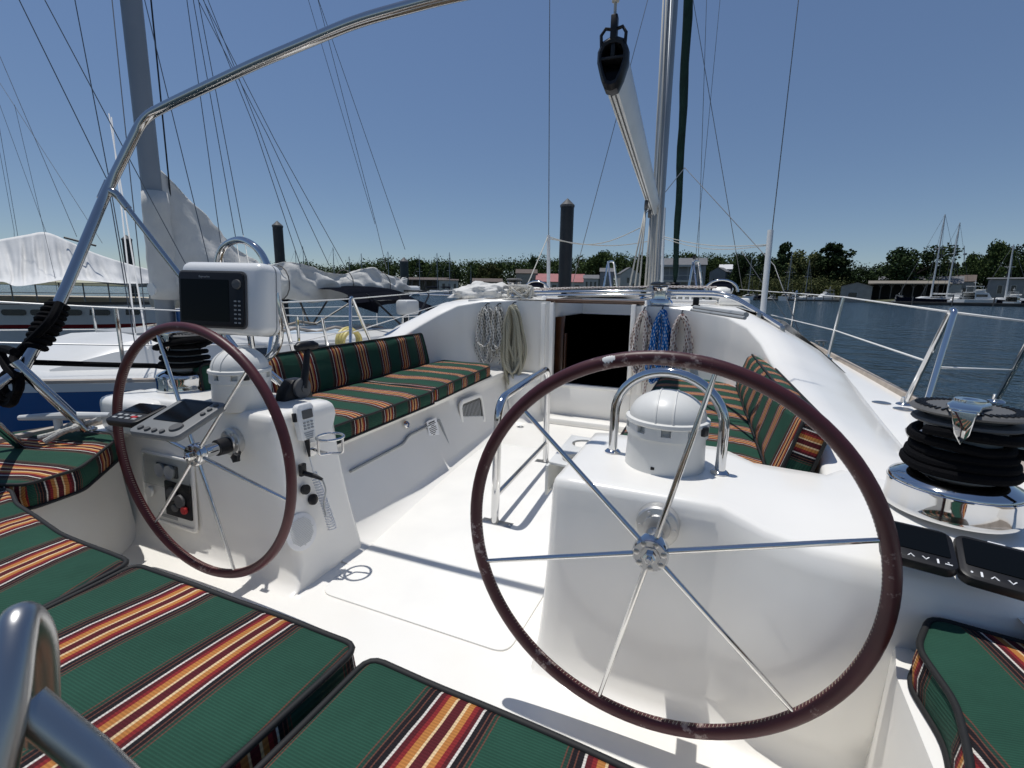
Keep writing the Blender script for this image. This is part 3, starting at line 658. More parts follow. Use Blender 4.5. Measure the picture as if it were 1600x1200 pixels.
cl = mat('clear_acrylic', (.8, .82, .82), .05); cl.node_tree.nodes['Principled BSDF'].inputs['Transmission Weight'].default_value = 1; cl.node_tree.nodes['Principled BSDF'].inputs['IOR'].default_value = 1.1
obj('clear_cover', bm, cl, ep)
bm = newbm(); prism(bm, rrect(wd*.36, .012, .001, 1), .001, EM @ Matrix.Translation((-.05*wd, -hg*.38, .003))); obj('panel_label', bm, M['lgrey'], ep)
# ---- instruments
def instrument(name, q, xd, zd, w, h, m, scr, keys, label=None, redkey=False):
    Mi = frame(q, xd, zd); bm = newbm(); prism(bm, rrect(w, h, .02), .022, Mi @ Matrix.Translation((0, 0, -.008)), .006); o = part(name, bm, m, 40, label)
    bm = newbm(); prism(bm, rrect(w*scr[0], h*scr[1], .004), .0016, Mi @ Matrix.Translation((w*scr[2], h*scr[3], .014))); obj('screen', bm, M['screen'], o)
    bm = newbm()
    for k in keys: prism(bm, [(w*a, h*b) for a, b in k], .0012, Mi @ Matrix.Translation((0, 0, .0142)))
    if keys: obj('keypad', bm, M['white' if len(keys) == len(keyset) and label[:11] == 'black square' or 'square' in label else 'lgrey'], o)
    return o, Mi
def bar(cx, cy, w, h): return [(cx-w/2, cy-h/2), (cx+w/2, cy-h/2), (cx+w/2, cy+h/2), (cx-w/2, cy+h/2)]
def chev(cx, cy, s, d): return [(cx-s, cy-d*s*1.2), (cx, cy+d*s*1.2), (cx+s, cy-d*s*1.2), (cx+s*.6, cy-d*s*1.2), (cx, cy+d*s*.6), (cx-s*.6, cy-d*s*1.2)]
keyset = [[(-.36+.014*math.cos(a), -.37+.02*math.sin(a)) for a in [PI/5*k for k in range(10)]], bar(-.25, -.37, .025, .10), chev(-.11, -.37, .05, .55), chev(.08, -.37, .05, -.55), bar(.23, -.37, .025, .10), bar(.36, -.39, .09, .018), bar(.36, -.35, .02, .02), bar(0, .455, .20, .02)]
zI = .575
def iq(px, py, z): return az(px, py, z)
c1 = az(1436, 858, zI); c2 = az(1549, 876, zI)
instrument('instrument_display', az(1430, 856, .574), (1, -.16, -.03), (.05, -.30, 1), .112, .108, M['black'], (.82, .62, 0, .09), keyset, 'black square instrument beside the winch, nearer the wheel')
instrument('instrument_display', az(1560, 890, .566), (1, -.20, -.04), (.05, -.34, 1), .118, .114, M['black'], (.82, .62, 0, .09), keyset, 'black square instrument beside the winch, nearer the rail')
o, Mi = instrument('autopilot_control', az(216, 650, .635), (1, .12, 0), (0, -.25, 1), .13, .12, M['black'], (.80, .46, 0, .20), [bar(a, b, .12, .07) for a in (-.3, -.1, .1, .3) for b in (-.18, -.33)], 'small black autopilot keypad')
bm = newbm(); prism(bm, rrect(.022, .010, .002), .002, Mi @ Matrix.Translation((.03, -.030, .0145))); obj('red_key', bm, M['red'], o)
o, Mi = instrument('radar_display', az(282, 656, .64), (1, .10, 0), (0, -.34, 1), .19, .19, M['dgrey'], (.62, .60, -.05, .14), [], 'grey radar display with dark screen')
bm = newbm()
for u, w, r in ((-.06, -.075, .009), (-.03, -.078, .009), (.0, -.08, .008), (.03, -.08, .008), (.055, -.055, .02), (.075, .02, .008), (.075, .045, .008), (.075, .07, .008)):
    lathe(bm, [(r, 0), (r*.9, .006), (0, .007)], (0, 0, 0), n=16); bmesh.ops.translate(bm, vec=(0, 0, 0), verts=bm.verts)
    bmesh.ops.transform(bm, matrix=Mi @ Matrix.Translation((u, w, .014)), verts=bm.verts[-(16*2+1):])
obj('control_panel', bm, M['grey'], o)
bm = newbm(); bx(bm, (-1.46, 1.08, .45), (-1.12, 1.26, .60), .03, 3); part('instrument_ledge', bm, M['gel'])
# ---- cup tray on the starboard console
bm = newbm(); zt_ = .515
t0, t1, t2, t3 = [az(x, y, zt_) for x, y in ((893, 680), (941, 688), (931, 738), (857, 722))]
TMx = Matrix.Translation((0, 0, zt_-.006)); o2 = [(p.x, p.y) for p in (t3, t2, t1, t0)]
h1 = az(915, 694, zt_); h2 = az(903, 716, zt_)
prism(bm, o2, .008, TMx, .001, holes=[circ(.047, 28, h1.x, h1.y), circ(.047, 28, h2.x, h2.y-.01)])
bx(bm, (o2[0][0]-.002, min(p[1] for p in o2), zt_-.1), (o2[0][0]+.006, max(p[1] for p in o2)-.02, zt_-.004))
prism(bm, o2, .006, Matrix.Translation((.0, 0, zt_-.09)), .001, holes=[circ(.040, 24, h1.x, h1.y), circ(.040, 24, h2.x, h2.y-.01)])
for q in ((941-3, 704), (934, 727)): lathe(bm, [(.005, 0), (.004, .002), (0, .002)], az(*q, zt_+.0025), n=10)
part('cup_tray', bm, M['plastic'])
# ---- foot-brace rail in the middle of the cockpit
bm = newbm(); A0, A1, B1, B0 = V((-.032, 1.832, 0)), V((-.022, 1.84, .575)), V((-.075, 2.66, .60)), V((-.08, 2.68, 0))
tube(bm, bend([A0, A1, B1, B0], .10, 8), .0185, 16); fr_ = part('foot_rail', bm, M['chrome'], 50)
bm = newbm(); tube(bm, [A0+V((0, 0, .13)), B0+V((0, 0, .13))], .0125, 12); obj('lower_bar', bm, M['chrome'], fr_)
for q in (A0, B0):
    bm = newbm(); box(bm, (.15, .05, .008), q+V((.01, 0, .004)), .003); 
    for s in (-.055, .06): lathe(bm, [(.006, 0), (.005, .003), (0, .003)], q+V((s+.01, 0, .008)), n=10)
    obj('foot_plate', bm, M['steel'], fr_)
# ---- winches
def winch(px, py, z, R, line, tailer_rot, label):
    c = az(px, py, z) if not isinstance(px, V) else px
    bm = newbm(); lathe(bm, [(0, -.004), (R, -.004), (R*1.015, 0), (R, .008), (R*.985, .035), (R*1.0, .050), (R*1.0, .056), (R*.985, .058), (R*.985, .062), (R*.96, .066), (R*.68, .082), (R*.62, .084)], c, n=64)
    w = part('winch', bm, M['chrome'], 40, label)
    bm = newbm(); lathe(bm, [(R*.66, .080), (R*.60, .095), (R*.545, .12), (R*.54, .16), (R*.58, .19), (R*.60, .20)], c, n=48, cap=False); obj('drum', bm, M['lgrey'], w)
    bm = newbm(); lathe(bm, [(R*.55, .196), (R*.76, .200), (R*.79, .204), (R*.77, .209), (R*.60, .213)], c, n=56, cap=False); lathe(bm, [(R*.60, .221), (R*.80, .224), (R*.84, .229), (R*.80, .234), (R*.35, .238), (0, .238)], c, n=56, cap=False)
    lathe(bm, [(R*.55, .2), (R*.55, .23)], c, n=32, cap=False)
    for k in range(44):
        a = 2*PI*k/44; box(bm, (R*.17, .0035, .0025), Matrix.Translation(c+V((R*.68*math.cos(a), R*.68*math.sin(a), .2372))) @ Matrix.Rotation(a+.25, 4, 'Z'), mi=1)
    obj('self_tailer', bm, [M['grey'], M['black']], w)
    bm = newbm(); a = tailer_rot; RM = Matrix.Translation(c+V((0, 0, .238))) @ Matrix.Rotation(a, 4, 'Z')
    prism(bm, [(-R*.40, -R*.24), (R*.18, -R*.25), (R*.55, -R*.27), (R*.86, -R*.20), (R*.90, R*.02), (R*.86, R*.2), (R*.5, R*.20), (R*.1, R*.30), (-R*.40, R*.24), (-R*.5, 0)], .012, RM, .004)
    prism(bm, [(-R*.17, 0), (R*.17, 0), (R*.13, -.05), (R*.03, -.075), (-R*.08, -.05)], R*.14, RM @ frame((R*.80, 0, .008), (0, 1, 0), (1, 0, -.1)), .003)
    lathe(bm, [(R*.22, .010), (R*.22, .016), (R*.12, .016), (R*.10, .010), (0, .010)], (0, 0, 0), n=20); bmesh.ops.transform(bm, matrix=RM, verts=bm.verts[-20*4-1:])
    obj('stripper_arm', bm, M['chrome'], w)
    return w, c
WR = .122
wsb, cS = winch(V((1.345, 1.345, .566)), 0, 0, WR, 0, -2.0, 'large chrome winch wrapped in black line near the camera')
wpb, cP = winch(V((-1.27, 1.33, .606)), 0, 0, WR*.92, 0, -1.2, 'chrome winch wrapped in black line behind the port wheel')
def wraps(c, R, n, z0, dz, r, a0, a1_end, tail, extra=None):
    pts = []; N = 26
    for k in range(int(n*N)+1):
        t = k/N; a = a0-2*PI*t; z = z0+dz*t+.004*math.sin(a*1.0+1)+.0012*math.sin(a*3)
        rr = R*(.78-.17*min(1, t/n))+r*.3; pts.append(c+V((rr*math.cos(a), rr*math.sin(a), z)))
    return pts+[V(p) for p in (tail or [])]
# ---- mast-side fittings of the coachroof: dodger frame folded flat, vents with guards
bm = newbm()
def dodger(px, dz, r, y):
    pts = [ay(x, yy, 2.9) if k == 0 else ay(x, yy, z) if k == len(px)-1 else ay(x, yy, y) for k, (x, yy, z) in enumerate(px)]; return tube(bm, bend(pts, .16, 8), r, 12)
dodger([(600, 526, .75), (718, 467, 0), (815, 457, 0), (1040, 455, 0), (1138, 457, 0), (1222, 511, 3.5)], 0, .0145, 3.98)
dodger([(608, 531, .75), (724, 474, 0), (820, 462, 0), (1040, 461, 0), (1140, 462, 0), (1200, 497, 3.62)], 0, .0125, 3.92)
dg = part('dodger_frame', bm, M['chrome'], 50)
bm = newbm()
for q in (ay(1222, 512, 3.5), ay(1186, 491, 3.66), ay(602, 528, 2.9)):
     box(bm, (.03, .05, .05), q+V((0, 0, -.012)), .008)
obj('hinge', bm, M['steel'], dg)
for px, s in ((838, 1), (1127, 1)):
    q = ay(px, 452, 4.7); bm = newbm(); n = 18
    tube(bm, [q+V((.135*math.cos(t), 0, .10*math.sin(t)-.02)) for t in [PI*k/n for k in range(n+1)]], .011, 10)
    vg = part('vent_guard', bm, M['chrome'], 50)
    bm = newbm(); lathe(bm, [(.06, -.06), (.06, -.02), (.095, -.0), (.1, .022), (.085, .045), (.05, .057), (0, .060)], q+V((0, .03, -.02)), n=28, axis=(0, -.45, 1))
    v = part('vent_cowl', bm, M['gel'], 60)
    bm = newbm(); lathe(bm, [(.082, -.002), (.09, .002), (.06, .004), (0, .004)], q+V((0, -.02, .012)), (0, -1, .35), 24); obj('vent_mouth', bm, M['navy'], v)
# grey horn-like cleat, deck filler caps, sheave box on the starboard deck
q = az(1283, 541, .525); bm = newbm(); tube(bm, [q+V((-.06, 0, .05)), q+V((0, 0, .055)), q+V((.06, 0, .05))], [.007, .014, .007], 10)
for s in (-.02, .02): tube(bm, [q+V((s, 0, 0)), q+V((s, 0, .05))], .008, 8)
part('mooring_cleat', bm, M['steel'])
for px, py in ((1377, 630), (1411, 640)):
    q = az(px, py, .515); bm = newbm(); lathe(bm, [(.04, -.004), (.04, .004), (.033, .006), (.02, .004), (0, .004)], q, n=24); part('deck_filler', bm, M['steel'])
q = az(1424, 683, .55); bm = newbm(); lathe(bm, [(.036, 0), (.036, .012), (.031, .014), (.031, .022), (.038, .024), (.038, .042), (.028, .045), (.02, .03), (0, .03)], q, (.9, .1, .5), 28); part('deck_vent', bm, M['steel'])
q = az(1255, 640, .69); bm = newbm(); tube(bm, [q+V((-.0, -.05, .0)), q+V((0, -.02, .012)), q+V((0, .02, .012)), q+V((0, .05, .0))], .006, 8); part('pad_eye', bm, M['steel'])
for px, py, y in ((1145, 513, 3.5), (698, 500, 3.5)):
    bm = newbm(); q = ay(px, py, y); box(bm, (.012, .02, .035), q, .004); part('small_hook', bm, M['steel'])
# ---- stanchions, gates and lifelines
def stanch(px, py, tx, ty, z, r=.0115, name='stanchion'):
    a = az(px, py, z); d = ray(tx, ty); t = math.hypot(a.x-EYE.x, a.y-EYE.y)/math.hypot(d.x, d.y); b = EYE+d*t; bm = newbm(); tube(bm, [a, b], r, 12)
    lathe(bm, [(.035, 0), (.032, .008), (.018, .014), (.015, .04)], a, n=20); part(name, bm, M['chrome'], 50); return a, b
sA, sB = stanch(1293, 561, 1318, 464, .53)
sC, sD = stanch(1232, 505, 1240, 455, .62) if 0 else (az(1222, 512, .60), ay(1239, 458, 6.4))
bm = newbm(); tube(bm, [az(1236, 515, .60), ay(1245, 455, 6.2)], .0105, 10); part('stanchion', bm, M['chrome'])
def gate(p, q, t, z):
    a, b = az(*p, z), az(*q, z); m = (a+b)/2; d = ray(*t); s = math.hypot(m.x-EYE.x, m.y-EYE.y)/math.hypot(d.x, d.y); c = EYE+d*s
    bm = newbm(); u = (b-a).normalized()*.022
    tube(bm, bend([a, c-u+V((0, 0, -.0)), c+V((0, 0, .012)), c+u, b], .03, 6), .0125, 12)
    for k in (a, b): lathe(bm, [(.038, 0), (.034, .008), (.02, .014), (.016, .04)], k, n=20)
    part('gate_stanchion', bm, M['chrome'], 50); return c
gS = gate((1413, 633), (1441, 653), (1488, 488), .512)
gS2 = gate((1556, 628), (1604, 690), (1625, 505), .512)
def wirepart(name, pts, r, m='vinyl', label=None, n=6):
    bm = newbm(); tube(bm, pts, r, n); return part(name, bm, M[m], None, label)
fwdS = ay(1150, 452, 10.2)
wirepart('lifeline', [fwdS, ay(1240, 458, 6.3), sB, gS], .0048); wirepart('lifeline', [gS, gS2], .0048)
lo = lambda a, b, t: a.lerp(b, t)
mS = lo(sA, sB, .47); gl = az(1413, 633, .512).lerp(gS, .5); gl2 = az(1441, 653, .512).lerp(gS, .48)
wirepart('lifeline', [ay(1205, 492, 6.6), mS, gl], .0048); wirepart('lifeline', [gl2, gl2.lerp(az(1556, 628, .512).lerp(gS2, .45), 1)], .0048)
# port gate
gP1 = gate((548, 552), (582, 541), (549, 467), .56); gP2 = gate((416, 580), (462, 567), (436, 473), .56)
wirepart('lifeline', [gP2, gP1], .0045); wirepart('lifeline', [gP1, ay(724, 452, 6.2), ay(800, 447, 9)], .0045)
wirepart('lifeline', [gP1+V((0, 0, -.26)), ay(700, 472, 6.2)], .0045); wirepart('lifeline', [gP2+V((0, 0, -.26)), gP1+V((.0, 0, -.24))], .0045);
st_p = ay(510, 470, 3.2); bm = newbm(); tube(bm, [az(515, 557, .56), ax(503, 496, az(515, 557, .56).x)], .011, 10); part('stanchion', bm, M['chrome'])
# ---- the stern arch on the port quarter
J = ay(42, 572, .89)
bm = newbm()
arch = bend([ay(28, 590, .875), ay(95, 470, 1.06), ay(165, 303, 1.31), ay(224, 184, 1.43), ay(262, 164, 1.46), ay(400, 99, 1.49), ay(560, 32, 1.50), ay(700, -6, 1.51), ay(830, -30, 1.52)], .10, 8)
tube(bm, arch, .0195, 16); ar = part('stern_arch', bm, M['tubing'], 50)
bm = newbm(); a, b = ay(186, 308, 1.33), az(402, 586, .64); tube(bm, [a, b], .0115, 14)
tube(bm, bend([ay(168, 297, 1.315), ay(178, 300, 1.32), a], .02), .016, 12); tube(bm, [a.lerp(b, -.01), a.lerp(b, .06)], .0150, 14)
obj('arch_strut', bm, M['tubing'], ar, 50)
bm = newbm(); tube(bm, [ay(22, 566, .85), az(137, 672, .50)], .0175, 14); lathe(bm, [(.03, 0), (.03, .006), (.02, .012)], az(137, 672, .485), n=20)
tube(bm, [ay(30, 580, .855), ay(-60, 640, .70)], .0165, 12); obj('arch_leg', bm, M['tubing'], ar, 50)
bm = newbm(); tube(bm, [ay(-70, 610, .55), az(30, 696, .48)], .014, 12); obj('arch_leg', bm, M['tubing'], ar, 50)
p = (ay(160, 312, 1.30), ay(172, 285, 1.335)); bm = newbm(); tube(bm, p, .0205, 14); obj('arch_clamp', bm, M['steel'], ar, 50)
bm = newbm(); bx(bm, (-1.62, .2, .36), (-1.28, 1.03, .462), .02); part('quarter_deck', bm, M['gel'])
q = az(105, 672, .50); u = V((.9, .38, 0)).normalized(); bm = newbm()
tube(bm, [q-u*.17+V((0, 0, .045)), q+V((0, 0, .055)), q+u*.17+V((0, 0, .06))], [.010, .017, .011], 10)
for s in (-.03, .05): tube(bm, [q+u*s, q+u*s+V((0, 0, .05))], .013, 10)
part('mooring_cleat', bm, M['boomal'])
# near, out-of-focus tube ends at the lower left
bm = newbm(); q = ad(30, 1000, .34)
tube(bm, cr([ad(-25, 1290, .30), ad(8, 1120, .315), ad(22, 1010, .33), ad(34, 966, .345), ad(60, 1010, .37), ad(66, 1150, .39)], 6), .0115, 16)
tube(bm, [ad(40, 1100, .33), ad(140, 1180, .34), ad(300, 1330, .35)], .0125, 16)
part('stern_rail', bm, M['steel'], 50)
# ---- mast, boom, rigging
mb, mt = ay(1020, 452, 6.7), ay(1046, -40, 6.55); mh = mb+(mt-mb)*2.4
bm = newbm(); Mm = frame(mb+V((0, 0, -.1)), (1, 0, 0), mh-mb); L = (mh-mb).length
prism(bm, [(.075*math.cos(a), .12*math.sin(a)) for a in [2*PI*k/28 for k in range(28)]], L, Mm); mast = part('mast', bm, M['alu'], 40)
bm = newbm()
for x in (-.03, .03): prism(bm, rrect(.016, .016, .004), L-.5, Mm @ Matrix.Translation((x, -.122, .4)))
obj('sail_track', bm, M['boomal'], mast)
bm = newbm(); e0, e1 = ad(958, 100, 2.62), ay(1021, 322, 6.52); bd = (e1-e0).normalized(); BM = frame(e0, bd, (0, 0, 1)); bl = (e1-e0).length
sec = [(0, -.135), (.03, -.125), (.055, -.07), (.075, 0), (.075, .05), (.055, .095), (.02, .11), (-.02, .11), (-.055, .095), (-.075, .05), (-.075, 0), (-.055, -.07), (-.03, -.125)]
grid(bm, [[BM @ V((u*bl, y*s, z*s)) for y, z in sec] for u, s in ((0.01, 1), (.3, .98), (.7, .96), (1, .94))], closed=True); boom = part('boom', bm, M['boomal'], 30)
bm = newbm()
for y in (-.012, .012): tube(bm, [BM @ V((u*bl, y, -.131*s)) for u, s in ((.02, 1), (.98, .95))], .005, 6)
obj('boom_groove', bm, M['grey'], boom)
bm = newbm(); ring = lambda s, u: [BM @ V((u, y*s, z*s)) for y, z in sec]
grid(bm, [ring(1.06, .05), ring(1.12, .02), ring(1.1, -.03), ring(.92, -.05), ring(.78, -.046), ring(.72, .03)], closed=True)
bx_ = lambda a, b: box(bm, [abs(i-j) for i, j in zip(a, b)], BM @ Matrix.Translation([(i+j)/2 for i, j in zip(a, b)]), .006)
bx_((-.045, -.075, .005), (.03, .075, .022)); bx_((-.04, -.012, .02), (.03, .012, .10))
for s in (-1, 1): tube(bm, [BM @ V(p) for p in ((-.03, s*.062, .06), (-.04, s*.066, .13), (-.03, s*.045, .165), (-.02, 0, .16))], .009, 8)
bx_((-.05, -.018, .10), (.0, .018, .225))
ec = obj('boom_end_cap', bm, M['black'], boom, 40)
bm = newbm(); grid(bm, [ring(.73, .028), [BM @ V((.028, 0, 0))]*len(sec)], closed=True); obj('cap_recess', bm, M['screen'], ec)
bm = newbm(); q0 = BM @ V((-.03, 0, .225)); tl = ay(962, -60, 2.4)
tube(bm, [q0, q0+V((0, 0, .06))], .008, 8); lathe(bm, [(.0, 0), (.02, .01), (.02, .045), (.012, .07), (0, .075)], q0+V((0, 0, .055)), n=10); tube(bm, [q0+V((0, 0, .1)), tl, tl+V((.05, .3, 2.5))], .0075, 8)
part('topping_lift', bm, M['wirelight'])
# mainsheet falls and blocks under the boom
def block(q, s, m='grey'):
    bm = newbm(); lathe(bm, [(.0, -.018), (s, -.018), (s, .018), (0, .018)], q, (1, .2, 0), 16); box(bm, (.03, s*1.2, s*2.3), q, .006); return part('rope_block', bm, M[m])
b1 = BM @ V((bl*.72, 0, -.20)); b2 = BM @ V((bl*.86, 0, -.19)); block(b1, .045); block(b2, .04)
for px0, top_, px1 in ((988, b1, 984), (1000, b1, 999), (992, b1, 992)):
    wirepart('mainsheet', [top_, ay(px1, 446, 5.3)], .0085, 'wirelight')
for k, px in enumerate((1008, 1013, 1018)):
    wirepart('reefing_line', [b2+V((.03*k, .1, 0)), ay(px, 448, 6.0)], .012, 'wirelight')
for k, (xa, xb, m_) in enumerate(((1037, 1014, 'wirelight'), (1041, 1023, 'wirelight'), (1049, 1027, 'alu'))):
    wirepart('halyard', [ay(xa, -10, 6.3), ay(xb, 440, 6.4)], .009, m_)
# furled headsail in its green cover
bm = newbm(); a, b = ay(1054, 446, 10.6), ay(1077, -40, 9.2); d = b-a
tube(bm, [a+d*t+V((.008*math.sin(t*23), 0, 0)) for t in [k/30*1.9 for k in range(31)]], [.02]+[.052+.022*min(1, t/12)+.004*math.sin(t*1.9) for t in range(1, 30)]+[.03], 12)
part('furled_headsail', bm, M['green'], None)
bm = newbm(); lathe(bm, [(.1, 0), (.12, .03), (.07, .06), (.07, .12), (.12, .15), (.1, .18)], a+V((0, 0, -.12)), n=20); part('furling_drum', bm, M['black'])
# shrouds, stays, and their white covers
def shroud(x0, y0, x1, y1, D0, D1, r=.0055, m='wire'): return wirepart('shroud', [ad(x0, y0, D0), ad(x1, y1, D1), ad(x1, y1, D1)+(ad(x1, y1, D1)-ad(x0, y0, D0)).normalized()*1.5], r, m)
for x0, y0, x1, y1, xc, yc, D in ((857, 445, 859, -20, 857, 368, 6.2), (1193, 478, 1250, -20, 1204, 360, 5.9), (1034, 446, 1040, -20, 1038, 325, 7.6)):
    shroud(x0, y0, x1, y1, D, D*1.02)
    a, b = ad(x0, y0, D), ad(xc, yc, D); bm = newbm(); w = .023 if xc != 1204 else .034
    tube(bm, [a+(a-b).normalized()*.35, b], w, 12); part('shroud_cover', bm, M['boomal'])
for x0, y0, x1, y1, D in ((1160, 452, 1083, 0, 7), (1090, 440, 1104, 0, 8.5), (1083, 445, 1125, 0, 9.5), (893, 450, 1012, 0, 6.6), (1158, 392, 1210, 470, 6.8)):
    shroud(x0, y0, x1, y1, D, D, .0045)
wirepart('stay', [ay(1070, 262, 9), ad(1210, 415, 6.2), ad(1256, 540, 5.1)], .006, 'wire')
wirepart('stay', [ay(1070, 262, 9), ay(1030, 312, 7), ay(1006, 336, 6.3)], .006, 'wire')
def sag(a, b, s, n=12): return [a.lerp(b, k/n)+V((0, 0, -s*math.sin(PI*k/n))) for k in range(n+1)]
wirepart('lazy_line', sag(ad(858, 370, 6.2), ad(1000, 356, 6.3), .15), .006, 'wirelight'); wirepart('lazy_line', sag(ad(858, 373, 6.2), ad(1036, 372, 7.4), .10), .006, 'wirelight')
wirepart('lazy_line', sag(ad(1038, 370, 7.5), ad(1204, 382, 5.9), .07), .006, 'wirelight'); wirepart('lazy_line', sag(ad(1038, 373, 7.5), ad(1204, 383, 5.9), .10), .005, 'wirelight')
wirepart('lazy_line', [ad(856, 370, 6.2), ad(828, 436, 5.4), ad(812, 470, 4.4)], .006, 'wirelight')
for px, tx in ((953, 953), (1086, 1086)):       # granny bars either side of the mast
    y = 6.6; bm = newbm(); a, b, t1, t2 = ay(px-10, 450, y), ay(px+11, 450, y+.25), ay(px-3, 409, y+.05), ay(px+6, 408, y+.2)
    tube(bm, bend([a, t1, t2, b], .06), .014, 10); tube(bm, [t1, ay(px+2, 450, y-.25)], .013, 10); part('mast_guard', bm, M['chrome'])
# ---- bow pulpit (mostly hidden behind the coachroof)
bm = newbm(); tube(bm, bend([(-.95, 9.6, .62), (-.9, 9.7, 1.12), (-.35, 11.0, 1.2), (.3, 11.0, 1.2), (.85, 9.7, 1.12), (.9, 9.6, .62)], .2), .014, 10); part('pulpit', bm, M['chrome'])
# small winches on the coachroof
for px, y, z, nm in ((1030, 3.82, .955, 'chrome winch on the coachroof right of the companionway'), (803, 4.0, .985, 'chrome winch on the coachroof beside the white bag')):
    q = ay(px, 470, y); q.z = z; bm = newbm()
    lathe(bm, [(0, 0), (.085, 0), (.088, .012), (.08, .035), (.055, .045), (.05, .10), (.056, .125), (.062, .13), (.055, .14), (0, .14)], q, n=32)
    w = part('winch', bm, M['chrome'], 40, nm); bm = newbm(); lathe(bm, [(.03, .145), (.07, .147), (.075, .155), (.06, .166), (0, .168)], q, n=28); obj('self_tailer', bm, M['grey'], w)
# ================================================================== CUSHIONS
PER = .225
def dense(outl, step=.035):
    out = []
    for a, b in zip(outl, outl[1:]+outl[:1]):
        a, b = V(a), V(b); n = max(1, int((b-a).length/step))
        out += [a.lerp(b, k/n) for k in range(n)]
    return out
def round_poly(pts, r, n=4):
    P = [V((p[0], p[1])) for p in pts]; out = []
    for i in range(len(P)):
        a, b, c = P[i-1], P[i], P[(i+1) % len(P)]; d = min(r, (a-b).length*.4, (c-b).length*.4)
        p0 = b+(a-b).normalized()*d; p1 = b+(c-b).normalized()*d
        out += [(1-t)**2*p0+2*t*(1-t)*b+t*t*p1 for t in [k/n for k in range(n+1)]]
    return out
def cushion(name, outl, h, Mx, su, label, off=0, r=.03, puff=.012, group='striped cockpit cushions', cat='cushion', seed=0, tilt=0):
    """outline in local x,y; top at local z=0, bottom at -h; su = stripe axis (a unit 2-vector the stripes are counted along)"""
    P = dense(round_poly(outl, r)); n = len(P); c = sum(P, V((0, 0)))/n
    bm = newbm(); uv = bm.loops.layers.uv.active; e = .012
    def inset(d): 
        out = []
        for i in range(n):
            t = (P[(i+1) % n]-P[i-1]); nn = V((-t.y, t.x)).normalized(); out.append(P[i]+nn*d)
        return out
    A = sum(P[i].x*P[(i+1) % n].y-P[(i+1) % n].x*P[i].y for i in range(n)); sg = 1 if A > 0 else -1
    wob = lambda p, a: a*noise.noise(V((p.x*5+seed*3.1, p.y*5, seed)))
    rows = []
    for d, z in ((.008, -h), (.0, -h+.010), (-.004, -h*.5), (.0, -.010), (.004, -.003), (.012, .001)):
        rows.append([V((q.x, q.y, z+(wob(q, .004) if z > -h*.6 else 0))) for q in inset(d*sg)])
    base = inset(.012*sg)
    for s in (.97, .9, .8, .65, .5, .3, .12):
        rows.append([V((c.x+(q.x-c.x)*s, c.y+(q.y-c.y)*s, puff*(1-s**6)+wob(V((c.x+(q.x-c.x)*s, c.y+(q.y-c.y)*s)), .009)*min(1, (1-s)*8+.3))) for q in base])
    R = [[bm.verts.new(p) for p in r_] for r_ in rows]
    fs = []
    for i in range(len(R)-1):
        for k in range(n): fs.append(bm.faces.new((R[i][k], R[i][(k+1) % n], R[i+1][(k+1) % n], R[i+1][k])))
    fs.append(bm.faces.new(R[-1])); fs.append(bm.faces.new(list(reversed(R[0]))))
    bm.normal_update()
    for f in fs:
        for lp in f.loops:
            p = lp.vert.co; bend_ = .004*math.sin(p.x*9+p.y*7+seed)
            a_ = p.x*su[0]+p.y*su[1]; b_ = -p.x*su[1]+p.y*su[0]
            if abs(f.normal.x*su[0]+f.normal.y*su[1]) > .75: a_, b_ = b_, a_
            lp[uv].uv = ((a_+bend_)/PER+off, (b_+p.z*.6)*8)
    bmesh.ops.transform(bm, matrix=Mx, verts=bm.verts)
    o = top(name, bm, M['stripe'], label, cat, group, 60)
    for d, z in ((.001, -.003), (-.001, -h+.008)):
        bm = newbm(); tube(bm, [Mx @ V((q.x, q.y, z+(wob(q, .004) if z > -.02 else 0))) for q in inset(d*sg)], .0055, 8, True); obj('piping', bm, M['piping'], o, None)
    return o
I4 = lambda z: Matrix.Translation((0, 0, z))
X1 = (1, 0)
# aft bench: three pieces and the two quarter seats
cushion('bench_cushion', [(-.295, .552), (.308, .555), (.300, .30), (.285, -.35), (-.20, -.35)], .085, I4(.452), X1, 'large aft bench cushion, between the centre gap and the port corner, with three stripe groups', .134, seed=1)
cushion('bench_cushion', [(.338, .545), (.55, .538), (.84, .52), (1.05, .46), (1.2, -.35), (.315, -.35), (.33, .2)], .085, I4(.447), X1, 'aft bench cushion cut by the bottom edge below the nearest steering wheel', .423, seed=2)
cushion('bench_cushion', [(-.305, .552), (-.60, .56), (-.90, .60), (-1.03, .64), (-1.30, .55), (-1.35, -.1), (-.9, -.35), (-.22, -.35)], .085, I4(.45), (.963, .27), 'aft bench cushion in the port corner, partly outside the left edge', .224, seed=3)
cushion('quarter_cushion', [(-1.0, .66), (-1.02, .80), (-1.24, 1.02), (-1.36, 1.07), (-1.66, 1.02), (-1.78, .72), (-1.4, .5)], .085, I4(.462), (.30, -.95), 'small corner cushion under the stern arch strut beside the port instruments', .2, seed=4)
cushion('quarter_cushion', [(1.232, 1.05), (1.36, 1.03), (1.75, .99), (1.75, .25), (1.25, .25), (1.13, .60), (1.168, .72), (1.19, .82), (1.18, .94)], .085, I4(.45), (.991, .134), 'corner cushion at the lower right below the black instruments', .245, seed=5)
